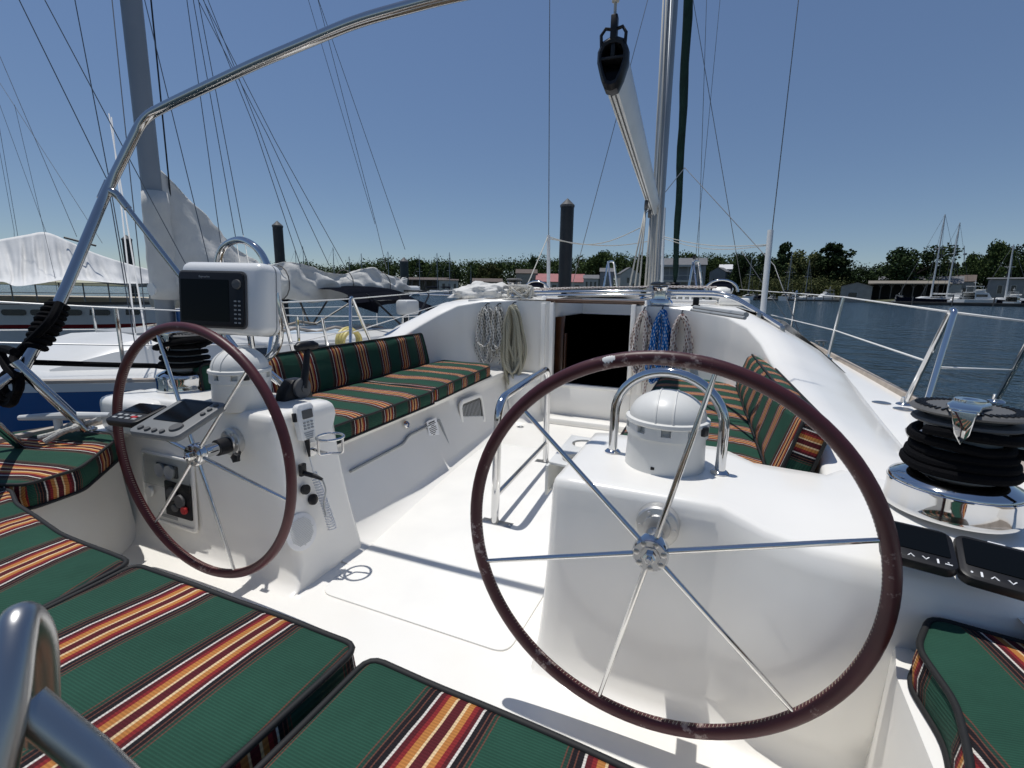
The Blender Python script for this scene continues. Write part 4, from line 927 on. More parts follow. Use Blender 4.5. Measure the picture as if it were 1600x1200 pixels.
# port seat and backrest, starboard seat and backrest
sy = (0, 1)
cushion('seat_cushion', [(-.615, 1.44), (-.645, 2.325), (-1.20, 2.335), (-1.18, 1.40)], .085, I4(.472), sy, 'port seat cushion nearer the camera, beside the throttle lever', .38, seed=6)
cushion('seat_cushion', [(-.655, 2.34), (-.745, 3.27), (-.80, 3.36), (-1.22, 3.38), (-1.20, 2.35)], .085, I4(.474), sy, 'port seat cushion farther from the camera, under the hanging rope coils', .38, seed=7)
def back(p0, p1, zt, xt, th, label, off, seed, sg):
    """backrest: lower edge p0..p1 (near, far), leaning outboard to xt at the top"""
    a = V(p0); b = V(p1); x = (b-a).normalized(); up = V((xt[0]-a.x, xt[1]-a.y, zt-a.z)); up = (up-x*up.dot(x)); H = up.length; up.normalize(); nrm = x.cross(up)
    if nrm.x*sg > 0: nrm = -nrm
    Mx = Matrix.Translation(a) @ Matrix((x, up if False else nrm.cross(x), nrm)).transposed().to_4x4()
    L = (b-a).length; s = 1 if (nrm.cross(x)).dot(up) > 0 else -1
    return cushion('backrest_cushion', [(0, 0), (L, 0), (L-.02, s*H), (.02, s*H)], th, Mx, (1, 0), label, off, .025, .014, seed=seed)
back((-1.115, 1.30, .482), (-1.195, 3.13, .482), .715, (-1.165, 1.34), .085, 'long backrest cushion leaning along the port side behind the throttle', .05, 8, -1)
cushion('seat_cushion', [(.485, 1.56), (.485, 3.58), (.97, 3.60), (1.03, 1.58), (.9, 1.52)], .085, I4(.45), sy, 'starboard seat cushion seen behind the white compass dome', .55, seed=9)
back((1.015, 1.57, .462), (.965, 3.50, .462), .685, (1.075, 1.60), .085, 'backrest cushion on the starboard side, partly behind the steering wheel rim', .45, 10, 1)
# ================================================================== ROPES AND LOOSE GEAR
def hank(name, px, py, y, drop, width, m, label, n=7, r=.0085, seed=0, tail=0, z_off=.035):
    q = ay(px, py, y-z_off); rr = random.Random(seed); bm = newbm()
    for k in range(n):
        w = width*(.45+.65*rr.random()); L = drop*(.70+.34*rr.random()); dx = (rr.random()-.5)*width*.7; dy = -(k%5)*.017-.003
        pts = []
        for i in range(28):
            t = 2*PI*i/28; s = (1-math.cos(t))/2           # 0 at the hook, 1 at the bottom
            pts.append(q+V((dx*s+w*.5*math.sin(t)*(.60+.40*s**.8)+.006*math.sin(5*t+k), dy+.010*math.sin(2*t+k), -L*s+.004*math.sin(3*t+k))))
        tube(bm, pts, r, 7, True)
    top_ = [q+V((-.035, -.03, -.05)), q+V((.0, -.062, -.045)), q+V((.035, -.03, -.05)), q+V((.0, .0, -.05))]
    if tail: tube(bm, cr([q+V((.02, -.03, -.05)), q+V((width*.4, -.045, -drop*.5)), q+V((width*.3, -.045, -drop-.03)), q+V((width*.1, -.04, -drop-tail))], 6), r, 7)
    o = top(name, bm, m, label, 'rope coil', 'rope coils hung on the bulkhead')
    bm = newbm(); tube(bm, bend([q+V((0, .03, .03)), q+V((0, -.005, .03)), q+V((0, -.05, .012)), q+V((0, -.06, -.03))], .015), .005, 8); obj('hook', bm, M['black'], o)
    return o
hank('rope_coil', 762, 480, 3.66, .46, .15, M['rope_bw'], 'white rope coil with black flecks at the far left of the hanging coils', 6, .0095, 1)
hank('rope_coil', 780, 480, 3.67, .40, .10, M['rope_bw'], 'white rope coil with black flecks tucked against the thick tan coil', 6, .0095, 2, .06)
hank('rope_coil', 804, 478, 3.64, .62, .17, M['rope_tan'], 'thick tan rope coil hanging left of the companionway', 12, .0125, 3)
hank('rope_coil', 1007, 487, 3.68, .52, .16, M['rope_rd'], 'white rope coil with red flecks just right of the companionway', 8, .0105, 4, .22)
hank('rope_coil', 1036, 485, 3.66, .52, .14, M['rope_bl'], 'bright blue rope coil hanging between two white coils', 8, .0105, 5, .03)
hank('rope_coil', 1066, 492, 3.66, .46, .15, M['rope_rd'], 'white rope coil with red flecks right of the blue coil', 7, .0105, 6)
# white bag of sailcloth and loose line beside it
bm = newbm(); q = ay(757, 463, 4.0); q.z = 1.0
bmesh.ops.create_icosphere(bm, subdivisions=5, radius=1)
for v in bm.verts:
    d = v.co.copy(); z = max(d.z, -.25); f = 1+.30*noise.noise(d*2.1)+.16*abs(noise.noise(d*5))+.07*noise.noise(d*11)
    v.co = q+V((d.x*.30*f, d.y*.19*f, z*.105*f))
top('sail_bag', bm, M['bag'], 'crumpled white cloth bundle lying on the coachroof at port', 'bag', ang=180)
rr = random.Random(5); bm = newbm(); pts = []
for k in range(26):
    b = ay(806+rr.uniform(-12, 26), 470-rr.uniform(0, 24), 3.86+rr.uniform(-.04, .1)); b.z = max(b.z, .985); pts.append(b)
pts += [ay(812, 465, 4.02)+V((.07*math.cos(t), .07*math.sin(t), .05+t*.003)) for t in [k*.5 for k in range(30)]]
tube(bm, cr(pts, 5), .010, 7); top('loose_line', bm, M['rope_wh'], 'tangled white line heaped between the white bundle and the hatch', 'rope')
bm = newbm(); tube(bm, cr([ay(x, y, 4.25) for x, y in ((830, 452), (900, 450), (980, 449), (1050, 448), (1120, 449))], 5), .009, 8); top('control_line', bm, M['rope_rd'], 'flecked control line laid straight across the coachroof above the hatch', 'rope')
bm = newbm(); tube(bm, cr([ay(x, y, 4.15) for x, y in ((1000, 466), (1024, 462), (1042, 474), (1036, 484), (1050, 478), (1045, 466))], 6), .009, 8); top('winch_line', bm, M['rope_bl'], 'short blue line wound on the coachroof winch', 'rope')
# black lines on the two big winches and on the arch
def black_line(label, pts, r): bm = newbm(); tube(bm, pts, r, 10); return top('winch_line', bm, M['blackrope'], label, 'rope')
out = ad(1640, 706, 1.75)
pw = wraps(cS, WR, 3.5, .093, .0175, .0108, 2.0, 0, None); lastp = pw[-1]
a = math.atan2(lastp.y-cS.y, lastp.x-cS.x)
up = [cS+V((WR*(.66+.10*min(1, t/4))*math.cos(a-t), WR*(.66+.10*min(1, t/4))*math.sin(a-t), .150+.036*min(1, t/4.5)+.004*math.sin(t*2))) for t in [.3*k for k in range(1, 27)]]
black_line('black line wound round the large winch near the camera', cr(pw+up, 2), .0115)
bm = newbm(); tube(bm, [cS+V((WR*.66, -.03, .148)), cS+V((WR*1.5, -.06, .150)), cS+V((WR*6, -.28, .165))], .0125, 10); top('winch_line', bm, M['blackrope'], 'taut black line leaving the large winch towards the right edge', 'rope')
pw = wraps(cP, WR*.92, 3.6, .094, .026, .011, PI*.75, 0, None)
ld = ay(46, 566, .93); lead = [ld, ld.lerp(cP+V((-.08, -.01, .11)), .5)+V((0, 0, -.012)), cP+V((-.06, -.07, .10))]
black_line('black line running from the stern arch to the port winch', cr(lead, 6)[:-1]+[cP+V((-.02, -.075, .098))]+cr([p for p in pw], 1), .0105)
rr = random.Random(3)
bm = newbm(); tube(bm, [cP+V((WR*.8*math.cos(t), WR*.8*math.sin(t), .185+.018*math.sin(t*1.3)+t*.0016)) for t in [k*.28 for k in range(40)]], .012, 8); top('line_tail', bm, M['blackrope'], 'loose black line tail heaped on top of the port winch', 'rope')
# black rope seized round the arch tube, with knot
bm = newbm(); A0 = V(ay(93, 474, 1.05)); A1 = V(ay(54, 545, .945)); dd = (A1-A0).normalized(); e1_ = dd.orthogonal().normalized(); e2_ = dd.cross(e1_); pts = []
for k in range(9*16+1):
    t = k/(9*16); rad = .026+.008*math.sin(PI*t); a = 2*PI*9*t
    pts.append(A0.lerp(A1, t)+(e1_*math.cos(a)+e2_*math.sin(a))*rad+V((.002*math.sin(k*.37), 0, .002*math.sin(k*.23))))
tube(bm, pts, .0105, 8)
vw = (EYE-A0).normalized()
tube(bm, cr([A0+vw*.055, A0.lerp(A1, .4)+vw*.075, ay(45, 535, .955)+vw*.06, ay(22, 560, .91)+vw*.05, ay(28, 585, .86)+vw*.045, ay(12, 570, .86)+vw*.05, ay(2, 545, .87)+vw*.03, ay(25, 548, .87)+vw*.06], 6), .0145, 8)
top('seizing_rope', bm, M['blackrope'], 'black rope lashed in a thick coil round the stern arch tube', 'rope')
bm = newbm(); pts = [ay(12+14*math.cos(t)+t*.5, 612+20*math.sin(t)-t*1.2, .86)+vw*(.04+.012*math.sin(t*3)) for t in [k*.35 for k in range(46)]]; tube(bm, pts, .0135, 8)
top('coiled_rope', bm, M['blackrope'], 'black rope bundle at the left edge below the lashed coil', 'rope')
bm = newbm(); tube(bm, cr([az(60, 684, .49), az(90, 676, .50), az(110, 664, .51), az(118, 668, .53), az(100, 674, .52), az(70, 690, .49)], 6), .010, 8); tube(bm, cr([az(112, 672, .52), az(130, 664, .52), az(155, 655, .55)], 6), .010, 8)
top('mooring_line', bm, M['rope_wh'], 'grey-white mooring line made fast to the port cleat', 'rope')
# hand microphone with curly cord
q = V((CHX(.545)+.018, 1.245, .565)); HM = frame(q, (.06, 1, 0), (1, -.06, .12)); bm = newbm()
HM = HM @ Matrix.Scale(1.22, 4)
prism(bm, [(-.028, -.052), (.022, -.052), (.030, .01), (.030, .045), (.022, .056), (-.022, .056), (-.030, .045), (-.032, .01)], .024, HM @ Matrix.Translation((0, 0, -.012)), .006)
mic = top('hand_microphone', bm, M['pod'], 'white radio hand microphone clipped to the side of the port console', 'microphone')
bm = newbm(); prism(bm, rrect(.036, .026, .003), .003, HM @ Matrix.Translation((.002, .024, .011))); obj('display', bm, M['grey'], mic)
bm = newbm()
for i in range(3):
    for j in range(3): prism(bm, rrect(.008, .005, .001, 1), .003, HM @ Matrix.Translation((-.013+.013*i, -.000-.009*j, .0115)))
obj('key', bm, M['lgrey'], mic)
bm = newbm()
for j in range(4): prism(bm, rrect(.034-.003*j, .0022, .001, 1), .002, HM @ Matrix.Translation((-.002, -.030-.006*j, .0115)))
obj('slot', bm, M['lgrey'], mic)
bm = newbm(); box(bm, (.008, .026, .014), HM @ Matrix.Translation((-.033, .02, 0)), .002); obj('talk_button', bm, M['black'], mic)
bm = newbm(); tube(bm, [HM @ V((-.003, -.05, 0)), HM @ V((-.003, -.075, .0)), HM @ V((-.003, -.105, .0))], [.010, .008, .004], 10); obj('strain_relief', bm, M['black'], mic)
bm = newbm(); p0 = HM @ V((-.003, -.10, 0)); c0 = V((p0.x+.01, p0.y+.005, .375)); pts = [p0, p0.lerp(c0, .5), c0]
for k in range(22*10):
    t = k/220; r_ = .011+.004*t; pts.append(V((CHX(.375-.21*t)+.022+.012*t+.012*math.sin(t*2), c0.y-.0+.012*t+r_*math.cos(k*2*PI/10), .375-.215*t+.0))+V((r_*math.sin(k*2*PI/10), 0, 0)))
tube(bm, pts, .0026, 6); obj('cord', bm, M['white'], mic)
bm = newbm(); tube(bm, cr([V((CHX(.37)+.085, 1.222, .37)), V((CHX(.34)+.09, 1.225, .33)), V((CHX(.25)+.05, 1.235, .27)), V((CHX(.2)+.04, 1.24, .22))], 6), .0028, 6); obj('plug_cord', bm, M['lgrey'], mic)
# yellow hose bag hanging on the port gate
q = gP1+V((-.10, .05, -.34)); bm = newbm()
for k in range(3): tube(bm, [q+V((.02*k, .12*math.cos(t)*(1-.08*k), .10*math.sin(t)*(1-.1*k))) for t in [2*PI*i/24 for i in range(24)]], .018, 8, True)
top('hose_coil', bm, M['yellow'], 'pale yellow hose coil hanging on the port rail above the backrest', 'hose')
# ================================================================== WATER, SHORE
wm = mat('harbour_water', (.010, .026, .034), .12); nt = wm.node_tree; b = nt.nodes['Principled BSDF']
tc = _node(nt, 'ShaderNodeTexCoord'); prev = None
for s, st, dist, ax_ in ((.5, .8, .5, (1, 1.6, 1)), (2.2, .9, .16, (1.5, 1, 1)), (7, .6, .05, (1, 1, 1))):
    mp = _node(nt, 'ShaderNodeMapping'); mp.inputs['Scale'].default_value = ax_; mp.inputs['Rotation'].default_value = (0, 0, .5); link(wm, tc.outputs['Object'], mp.inputs['Vector'])
    nz = _node(nt, 'ShaderNodeTexNoise'); nz.inputs['Scale'].default_value = s; nz.inputs['Detail'].default_value = 4; link(wm, mp.outputs[0], nz.inputs['Vector'])
    bp = _node(nt, 'ShaderNodeBump'); bp.inputs['Strength'].default_value = st; bp.inputs['Distance'].default_value = dist; link(wm, nz.outputs['Fac'], bp.inputs['Height'])
    if prev: link(wm, prev.outputs['Normal'], bp.inputs['Normal'])
    prev = bp
link(wm, prev.outputs['Normal'], b.inputs['Normal'])
bm = newbm(); bmesh.ops.create_grid(bm, x_segments=2, y_segments=2, size=4500); bmesh.ops.translate(bm, vec=(0, 0, ZW), verts=bm.verts); struct('water', bm, wm)
M['land'] = mat('grassy_ground', (.06, .075, .03), .9, vary=(.15, .25, (.10, .095, .055)))
M['bank'] = mat('bank_stone', (.10, .095, .085), .9, vary=(.6, .2, (.05, .05, .045)))
SH = [(-400, 900), (150, 620), (400, 420), (540, 240), (720, 178), (900, 182), (1100, 205), (1290, 200), (1345, 172), (1400, 150), (1600, 138), (2000, 128), (2600, 120)]
bm = newbm(); rows = []
for x, D in SH:
    r = [shore(x, D, ZW-.4), shore(x, D, ZW+.5), shore(x, D+6, ZW+.7), shore(x, D+40, ZW+2.2), shore(x, D+110, ZW+4.5), shore(x, D+900, ZW+6)]; rows.append(r)
grid(bm, rows); struct('shore_ground', bm, M['land'], 30)
def ground(x, D):
    d0 = 0
    for (xa, da), (xb, db) in zip(SH, SH[1:]):
        if xa <= x <= xb: d0 = da+(db-da)*(x-xa)/(xb-xa)
    k = D-d0
    for (ka, za), (kb, zb) in zip(((0, .5), (6, .7), (40, 2.2), (110, 4.5)), ((6, .7), (40, 2.2), (110, 4.5), (900, 6))):
        if ka <= k <= kb: return ZW+za+(zb-za)*(k-ka)/(kb-ka)
    return ZW+.5
# ------------------------------------------------------------------ trees
def leafmat(name, c0, c1):
    m = mat(name, c0, 1, spec=.03); nt = m.node_tree; b = nt.nodes['Principled BSDF']; g = _node(nt, 'ShaderNodeNewGeometry'); rp = _node(nt, 'ShaderNodeValToRGB')
    rp.color_ramp.elements[0].color = (*c0, 1); rp.color_ramp.elements[1].color = (*c1, 1); link(m, g.outputs['Random Per Island'], rp.inputs['Fac'])
    oi = _node(nt, 'ShaderNodeObjectInfo'); hs = _node(nt, 'ShaderNodeHueSaturation'); mr = _node(nt, 'ShaderNodeMapRange'); mr.inputs['To Min'].default_value = .7; mr.inputs['To Max'].default_value = 1.25
    link(m, oi.outputs['Random'], mr.inputs['Value']); link(m, mr.outputs[0], hs.inputs['Value']); link(m, rp.outputs['Color'], hs.inputs['Color']); link(m, hs.outputs['Color'], b.inputs['Base Color'])
    b.inputs['Transmission Weight'].default_value = 0; return m
M['leaf'] = leafmat('broad_foliage', (.035, .058, .022), (.085, .115, .042))
M['leafd'] = leafmat('dark_foliage', (.024, .042, .020), (.060, .085, .036))
M['leafl'] = leafmat('dry_foliage', (.05, .065, .024), (.13, .135, .06))
M['bark'] = mat('bark', (.07, .055, .045), .9, vary=(3, .2, (.04, .03, .025)))
def leaf(bm, p, s, rr):
    n = V((rr.gauss(0, 1), rr.gauss(0, 1), abs(rr.gauss(.5, .8)))).normalized(); a = n.orthogonal().normalized(); a = Matrix.Rotation(rr.uniform(0, 6.3), 3, n) @ a; c = n.cross(a); s *= rr.uniform(.6, 1.4)
    bm.faces.new([bm.verts.new(p+(a*x+c*y)*s) for x, y in ((-.6, -.1), (0, -.5), (.6, .05), (.1, .5))])
def crown(kind, seed, nl=7000):
    rr = random.Random(seed); bm = newbm(); cl = []
    for k in range(44 if kind != 'cone' else 60):
        if kind == 'round': a = rr.uniform(0, 6.28); z = rr.uniform(.10, .92); R = .40*math.sin(PI*min(1, max(0, (z-.10)/.9))**.8)**.6; rad = R*rr.uniform(.35, 1.0); s = rr.uniform(.08, .17)
        elif kind == 'cone': a = rr.uniform(0, 6.28); z = rr.uniform(.06, .97); R = .42*(1-z)**.6+.02; rad = R*rr.uniform(.3, 1.05); s = rr.uniform(.05, .12)*(1.25-z*.6)
        else: a = rr.uniform(0, 6.28); z = rr.uniform(.14, .9); R = .50*math.sin(PI*min(1, max(0, (z-.04)/.98)))**.5; rad = R*rr.uniform(.3, 1.0); s = rr.uniform(.08, .17)
        cl.append((V((rad*math.cos(a), rad*math.sin(a), z)), s))
    for k in range(nl):
        c, s = rr.choice(cl); d = V((rr.gauss(0, 1), rr.gauss(0, 1), rr.gauss(0, .75))).normalized()*s*rr.uniform(.55, 1.12); p = c+d
        if p.z > .04: leaf(bm, p, .036, rr)
    return bm, cl
PROTO = {}
def make_tree(name, kind, seed, lm, label, group):
    t = thing(name, label, 'tree', (0, 0, 0), group); bm, cl = crown(kind, seed); obj('crown', bm, lm, t, None, False)
    bm = newbm(); tube(bm, [(0, 0, -.06), (.004, 0, .2), (-.005, .005, .5), (0, 0, .8)], [.032, .022, .014, .004], 8)
    for c, s in cl[:8]: tube(bm, [(0, 0, .2+.25*c.z), c*.55+V((0, 0, .12)), c], [.012, .007, .003], 5)
    obj('trunk', bm, M['bark'], t, 60, False); return t
TG = 'trees along the far shore'
protos = {('round', 0): make_tree('broadleaf_tree', 'round', 11, M['leaf'], '', TG), ('cone', 0): make_tree('cedar_tree', 'cone', 12, M['leafd'], '', TG), ('wide', 0): make_tree('broadleaf_tree', 'wide', 13, M['leafd'], '', TG), ('round', 1): make_tree('broadleaf_tree', 'round', 14, M['leafl'], '', TG)}
used = set()
def tree(key, px, ytop, wpx, D, label, rz=0):
    t = protos[key] if key not in used else clone(protos[key]); used.add(key)
    g = shore(px, D, ground(px, D)); topz = ad(px, ytop, D).z; h = topz-g.z; wdt = wpx/FPX*D/(.95 if key[0] != 'cone' else .72)
    t.location = g; t.scale = (wdt, wdt, h/.99); t.rotation_euler = (0, 0, rz); t['label'] = label; return t
tree(('wide', 0), 1423, 378, 92, 185, 'broad dark tree rising behind the boat shed, left of the two tall white masts', .3)
tree(('round', 1), 1475, 403, 34, 188, 'small pale tree between the two tall white masts', 1)
tree(('round', 0), 1513, 399, 40, 190, 'tree just right of the two tall white masts', 2)
tree(('round', 0), 1550, 382, 52, 186, 'tall tree above the marina yard, second from the right edge', 3.2)
tree(('wide', 0), 1598, 374, 62, 184, 'dark tree at the right edge of the far shore', 4)
tree(('cone', 0), 1295, 381, 70, 222, 'tall dark ragged cedar standing at the right end of the left tree clump', .5)
tree(('round', 1), 1251, 390, 62, 226, 'yellowish tree left of the tallest ragged cedar', 1.7)
tree(('cone', 0), 1219, 381, 46, 232, 'narrow dark cedar just right of the shroud tube', 2.4)
tree(('wide', 0), 1172, 390, 58, 228, 'dark tree just left of the starboard shroud tube', 5)
tree(('cone', 0), 1150, 404, 24, 230, 'short dark cedar beside the white-roofed houses', 4.4)
tree(('wide', 0), 1204, 394, 54, 238, 'dark tree directly behind the starboard shroud tube', .7)
tree(('round', 0), 1272, 398, 48, 236, 'green tree filling the gap beside the tallest ragged cedar', 3.6)
tree(('round', 0), 936, 396, 62, 250, 'rounded green tree left of the mast behind the white gabled house', .9)
tree(('round', 0), 1078, 399, 50, 262, 'rounded tree behind the large grey porch house', 3.9)
tree(('round', 0), 1118, 404, 36, 262, 'tree behind the small white-roofed houses', 2.2)
tree(('cone', 0), 833, 402, 26, 236, 'spindly pine standing above the brown-roofed house', 1.1)
tree(('round', 0), 655, 408, 58, 232, 'rounded dark tree just right of the weathered piling', 5.1)
tree(('wide', 0), 703, 413, 44, 236, 'broad dark tree behind the flat-roofed white building', 2.9)
tree(('round', 1), 762, 411, 46, 240, 'tree with a paler crown behind the low cottage', .2)
tree(('round', 0), 1000, 402, 40, 256, 'tree immediately left of the mast foot', 4.6)
def woods(name, prof, D, dens, lm, seed, low=.0):
    rr = random.Random(seed); bm = newbm()
    cl = []
    for (xa, ya), (xb, yb) in zip(prof, prof[1:]):
        n = int((xb-xa)*dens)
        for k in range(n):
            x = rr.uniform(xa, xb); t = (x-xa)/(xb-xa); DD = D+rr.uniform(-8, 22); g = ground(x, DD); ht = ad(x, ya+(yb-ya)*t, DD).z-g
            ht *= .90+.20*noise.noise(V((x*.09, seed, 0)))+rr.uniform(0, .12); z = g+ht*rr.uniform(low, 1)**.6; s = D*.014*rr.uniform(.6, 1.4); c = shore(x, DD, z)
            for q in range(64):
                d = V((rr.gauss(0, 1), rr.gauss(0, 1), rr.gauss(0, .7))).normalized()*s*rr.uniform(.4, 1.1); p = c+d
                if p.z > g-.2: leaf(bm, p, D*.0026, rr)
    struct(name, bm, lm, None, 'stuff', fixn=False)
woods('far_woods', [(300, 428), (420, 420), (480, 416), (520, 424), (560, 416), (600, 410), (640, 412), (690, 412), (760, 414), (800, 410), (845, 405), (900, 410), (960, 402), (1010, 402), (1060, 402), (1110, 406), (1150, 402)], 262, 1.9, M['leaf'], 3)
woods('wooded_bank', [(1140, 430), (1180, 422), (1240, 418), (1310, 424), (1330, 418), (1360, 421), (1400, 424), (1440, 430)], 234, 2.2, M['leafd'], 5)
woods('shore_bushes', [(1165, 437), (1200, 440), (1250, 438), (1300, 440), (1325, 446)], 210, 2.0, M['leafl'], 8)
woods('yard_hedge', [(1470, 424), (1520, 420), (1570, 416), (1640, 412)], 192, 1.2, M['leafd'], 9)
# ------------------------------------------------------------------ buildings
M['wallw'] = mat('white_siding', (.42, .42, .40), .7, vary=(.8, .2, (.36, .36, .34))); M['wallb'] = mat('beige_siding', (.33, .31, .27), .8, vary=(.8, .2, (.27, .25, .22))); M['wallg'] = mat('grey_siding', (.24, .25, .26), .8, vary=(.6, .2, (.2, .21, .22)))
M['roofr'] = mat('red_metal_roof', (.36, .12, .12), .6, vary=(.5, .2, (.30, .10, .10))); M['roofb'] = mat('brown_roof', (.13, .10, .085), .85, vary=(1, .2, (.09, .07, .06))); M['roofg'] = mat('grey_roof', (.16, .165, .17), .8, vary=(1, .2, (.12, .12, .13)))
M['roofw'] = mat('white_roof', (.62, .62, .62), .5); M['dark'] = mat('shed_shade', (.012, .012, .013), .6); M['win'] = mat('window_glass', (.03, .035, .04), .12)  # near-black one: shade inside the boat shed put into its wall colour
M['concrete'] = mat('weathered_dock', (.07, .065, .058), .9, vary=(.7, .2, (.04, .037, .033))); M['timber'] = mat('grey_timber', (.12, .11, .10), .85)
def house(name, cat, label, x0, x1, yr, ye, yb, D, depth, wall, roof, wins=(), gable=False, yaw=0, porch=False, chimney=False, kind='building', group=None):
    px = (x0+x1)/2; w = (x1-x0)/FPX*D; g = shore(px, D); zb = min(ad(px, yb, D).z, ground(px, D)+.1); ze = ad(px, ye, D).z; zr = ad(px, yr, D).z
    d = g-EYE; xd = V((d.y, -d.x, 0)).normalized(); Mx = Matrix.Rotation(yaw, 4, 'Z') @ frame((0, 0, 0), xd, (0, 0, 1)); Mx = Matrix.Translation((g.x, g.y, zb)) @ Mx
    t = thing(name, label, cat, (g.x, g.y, zb), group); H = ze-zb; R = zr-zb
    def pt(n, b_, m_, ang=30): bmesh.ops.transform(b_, matrix=Mx, verts=b_.verts); return obj(n, b_, m_, t, ang)
    bm = newbm()
    if gable: prism(bm, [(-w/2, -1.5), (w/2, -1.5), (w/2, H), (0, R), (-w/2, H)], depth, frame((0, depth, 0), (1, 0, 0), (0, -1, 0)))
    else: prism(bm, [(0, -1.5), (depth, -1.5), (depth, H), (depth/2, R-.02), (0, H)], w, frame((-w/2, 0, 0), (0, 1, 0), (1, 0, 0)))
    wl = pt('wall', bm, wall)
    bm = newbm(); o = .02*w+.15
    if gable:
        for s in (-1, 1): grid(bm, [[(s*(w/2+o), y, H-o*(R-H)/(w/2)+.04), (0, y, R+.05), (0, y, R+.22), (s*(w/2+o), y, H-o*(R-H)/(w/2)+.22)] for y in (-o, depth+o)], closed=True)
    else:
        for s in (0, 1): 
            ya = -o if s == 0 else depth+o; k = (R-H)/(depth/2)
            grid(bm, [[(x, ya, H-o*k+.04), (x, depth/2, R+.05), (x, depth/2, R+.2), (x, ya, H-o*k+.2)] for x in (-w/2-o, w/2+o)], closed=True)
    rf = pt('roof', bm, roof)
    if chimney:
        bm = newbm(); bx(bm, (w*.2, depth*.4, H), (w*.2+.9, depth*.4+.9, R+1.2)); b_ = bm; bmesh.ops.transform(b_, matrix=Mx, verts=b_.verts); obj('chimney', b_, M['roofb'], rf)
    for u, v, ww, hh in wins:
        bm = newbm(); bx(bm, (w*u-w*ww/2, -.06, H*v), (w*u+w*ww/2, .04, H*(v+hh))); wn = pt('window', bm, M['win'])
        bm = newbm()
        for a in (-1, 1): bx(bm, (w*u+a*w*ww/2-.09, -.12, H*v-.09), (w*u+a*w*ww/2+.09, -.065, H*(v+hh)+.09))
        bx(bm, (w*u-w*ww/2+.09, -.12, H*(v+hh)-.05), (w*u+w*ww/2-.09, -.065, H*(v+hh)+.09)); bx(bm, (w*u-w*ww/2+.09, -.12, H*v-.09), (w*u+w*ww/2-.09, -.065, H*v+.05))
        bmesh.ops.transform(bm, matrix=Mx, verts=bm.verts); obj('frame', bm, M['wallw'], wn)
    if porch:
        for f in (0, 1):
            z0 = H*.5*f; bm = newbm(); bx(bm, (-w*.5, -2.2, z0+H*.42), (w*.32, -.15, z0+H*.49)); pt('porch_roof', bm, M['wallw'])
            bm = newbm()
            for k in range(28): bx(bm, (-w*.5+k*w*.82/28, -2.15, z0+.1), (-w*.5+k*w*.82/28+.06, -2.05, z0+H*.13))
            bx(bm, (-w*.5, -2.16, z0+H*.13), (w*.32, -2.04, z0+H*.15)); pt('railing', bm, M['wallw'])
            for k in range(5): bm = newbm(); bx(bm, (-w*.5+k*w*.205-.1, -2.14, z0), (-w*.5+k*w*.205+.1, -1.94, z0+H*.42)); pt('column', bm, M['wallw'])
            bm = newbm(); bx(bm, (-w*.48, -.05, z0+.1), (w*.3, .02, z0+H*.38)); pt('shaded_wall', bm, M['wallg'])
    return t
w4 = [(-.36, .35, .1, .35), (-.12, .35, .1, .35), (.12, .35, .1, .35), (.36, .35, .1, .35)]
house('long_building', 'building', 'long low building with a faded red metal roof behind the thick black piling', 838, 911, 428, 440, 446.5, 208, 12, M['wallw'], M['roofr'], w4)
house('beige_house', 'house', 'beige house with a brown roof left of the red-roofed building', 806, 838, 421, 427.5, 444, 214, 10, M['wallb'], M['roofb'], [(-.25, .5, .14, .25), (.22, .5, .14, .25)])
house('small_shed', 'shed', 'small white shed with a grey roof right of the red-roofed building', 911, 934, 430, 435.5, 446, 206, 6, M['wallw'], M['roofg'], [(-.28, .3, .15, .5), (0, .3, .15, .5), (.28, .3, .15, .5)])
house('grey_house', 'house', 'little grey house half hidden by trees left of the white gabled house', 936, 957, 419, 425, 438, 236, 9, M['wallg'], M['roofg'], [(-.2, .4, .16, .3), (.25, .4, .16, .3)])
house('white_gable_house', 'house', 'white house showing its gable end, left of the mast', 968, 998, 418, 428, 438.5, 226, 10, M['wallw'], M['roofg'], [(-.1, .5, .12, .3), (.2, .2, .12, .3)], gable=True, yaw=.2)
house('porch_house', 'house', 'large grey house with two white porches right of the mast', 1031, 1097, 403, 414, 438.5, 222, 14, M['wallg'], M['roofg'], [(.40, .55, .09, .22), (.40, .12, .09, .22)], porch=True, chimney=True)
house('grey_cottage', 'house', 'grey house with a gable beside the white-roofed barn', 1106, 1130, 418, 425, 434, 240, 9, M['wallg'], M['roofg'], [(-.2, .3, .14, .4), (.2, .3, .14, .4)], gable=True, yaw=-.3)
house('white_barn', 'barn', 'barn with a bright white roof among the trees', 1121, 1139, 413.5, 421, 432, 248, 9, M['wallw'], M['roofw'], [(.1, .3, .16, .4)])
house('flat_building', 'building', 'white flat-roofed waterfront building right of the weathered piling', 686, 716, 436.5, 438.5, 455, 196, 8, M['wallw'], M['roofb'], [(-.25, .25, .16, .5), (.05, .25, .12, .5), (.32, .25, .14, .5)])
house('low_cottage', 'cottage', 'low beige cottage with a row of windows above the white bundle', 739, 784, 435.5, 440.5, 453, 196, 8, M['wallb'], M['roofb'], [(-.12, .42, .1, .36), (.04, .42, .1, .36), (.2, .42, .1, .36), (.36, .42, .1, .36)])
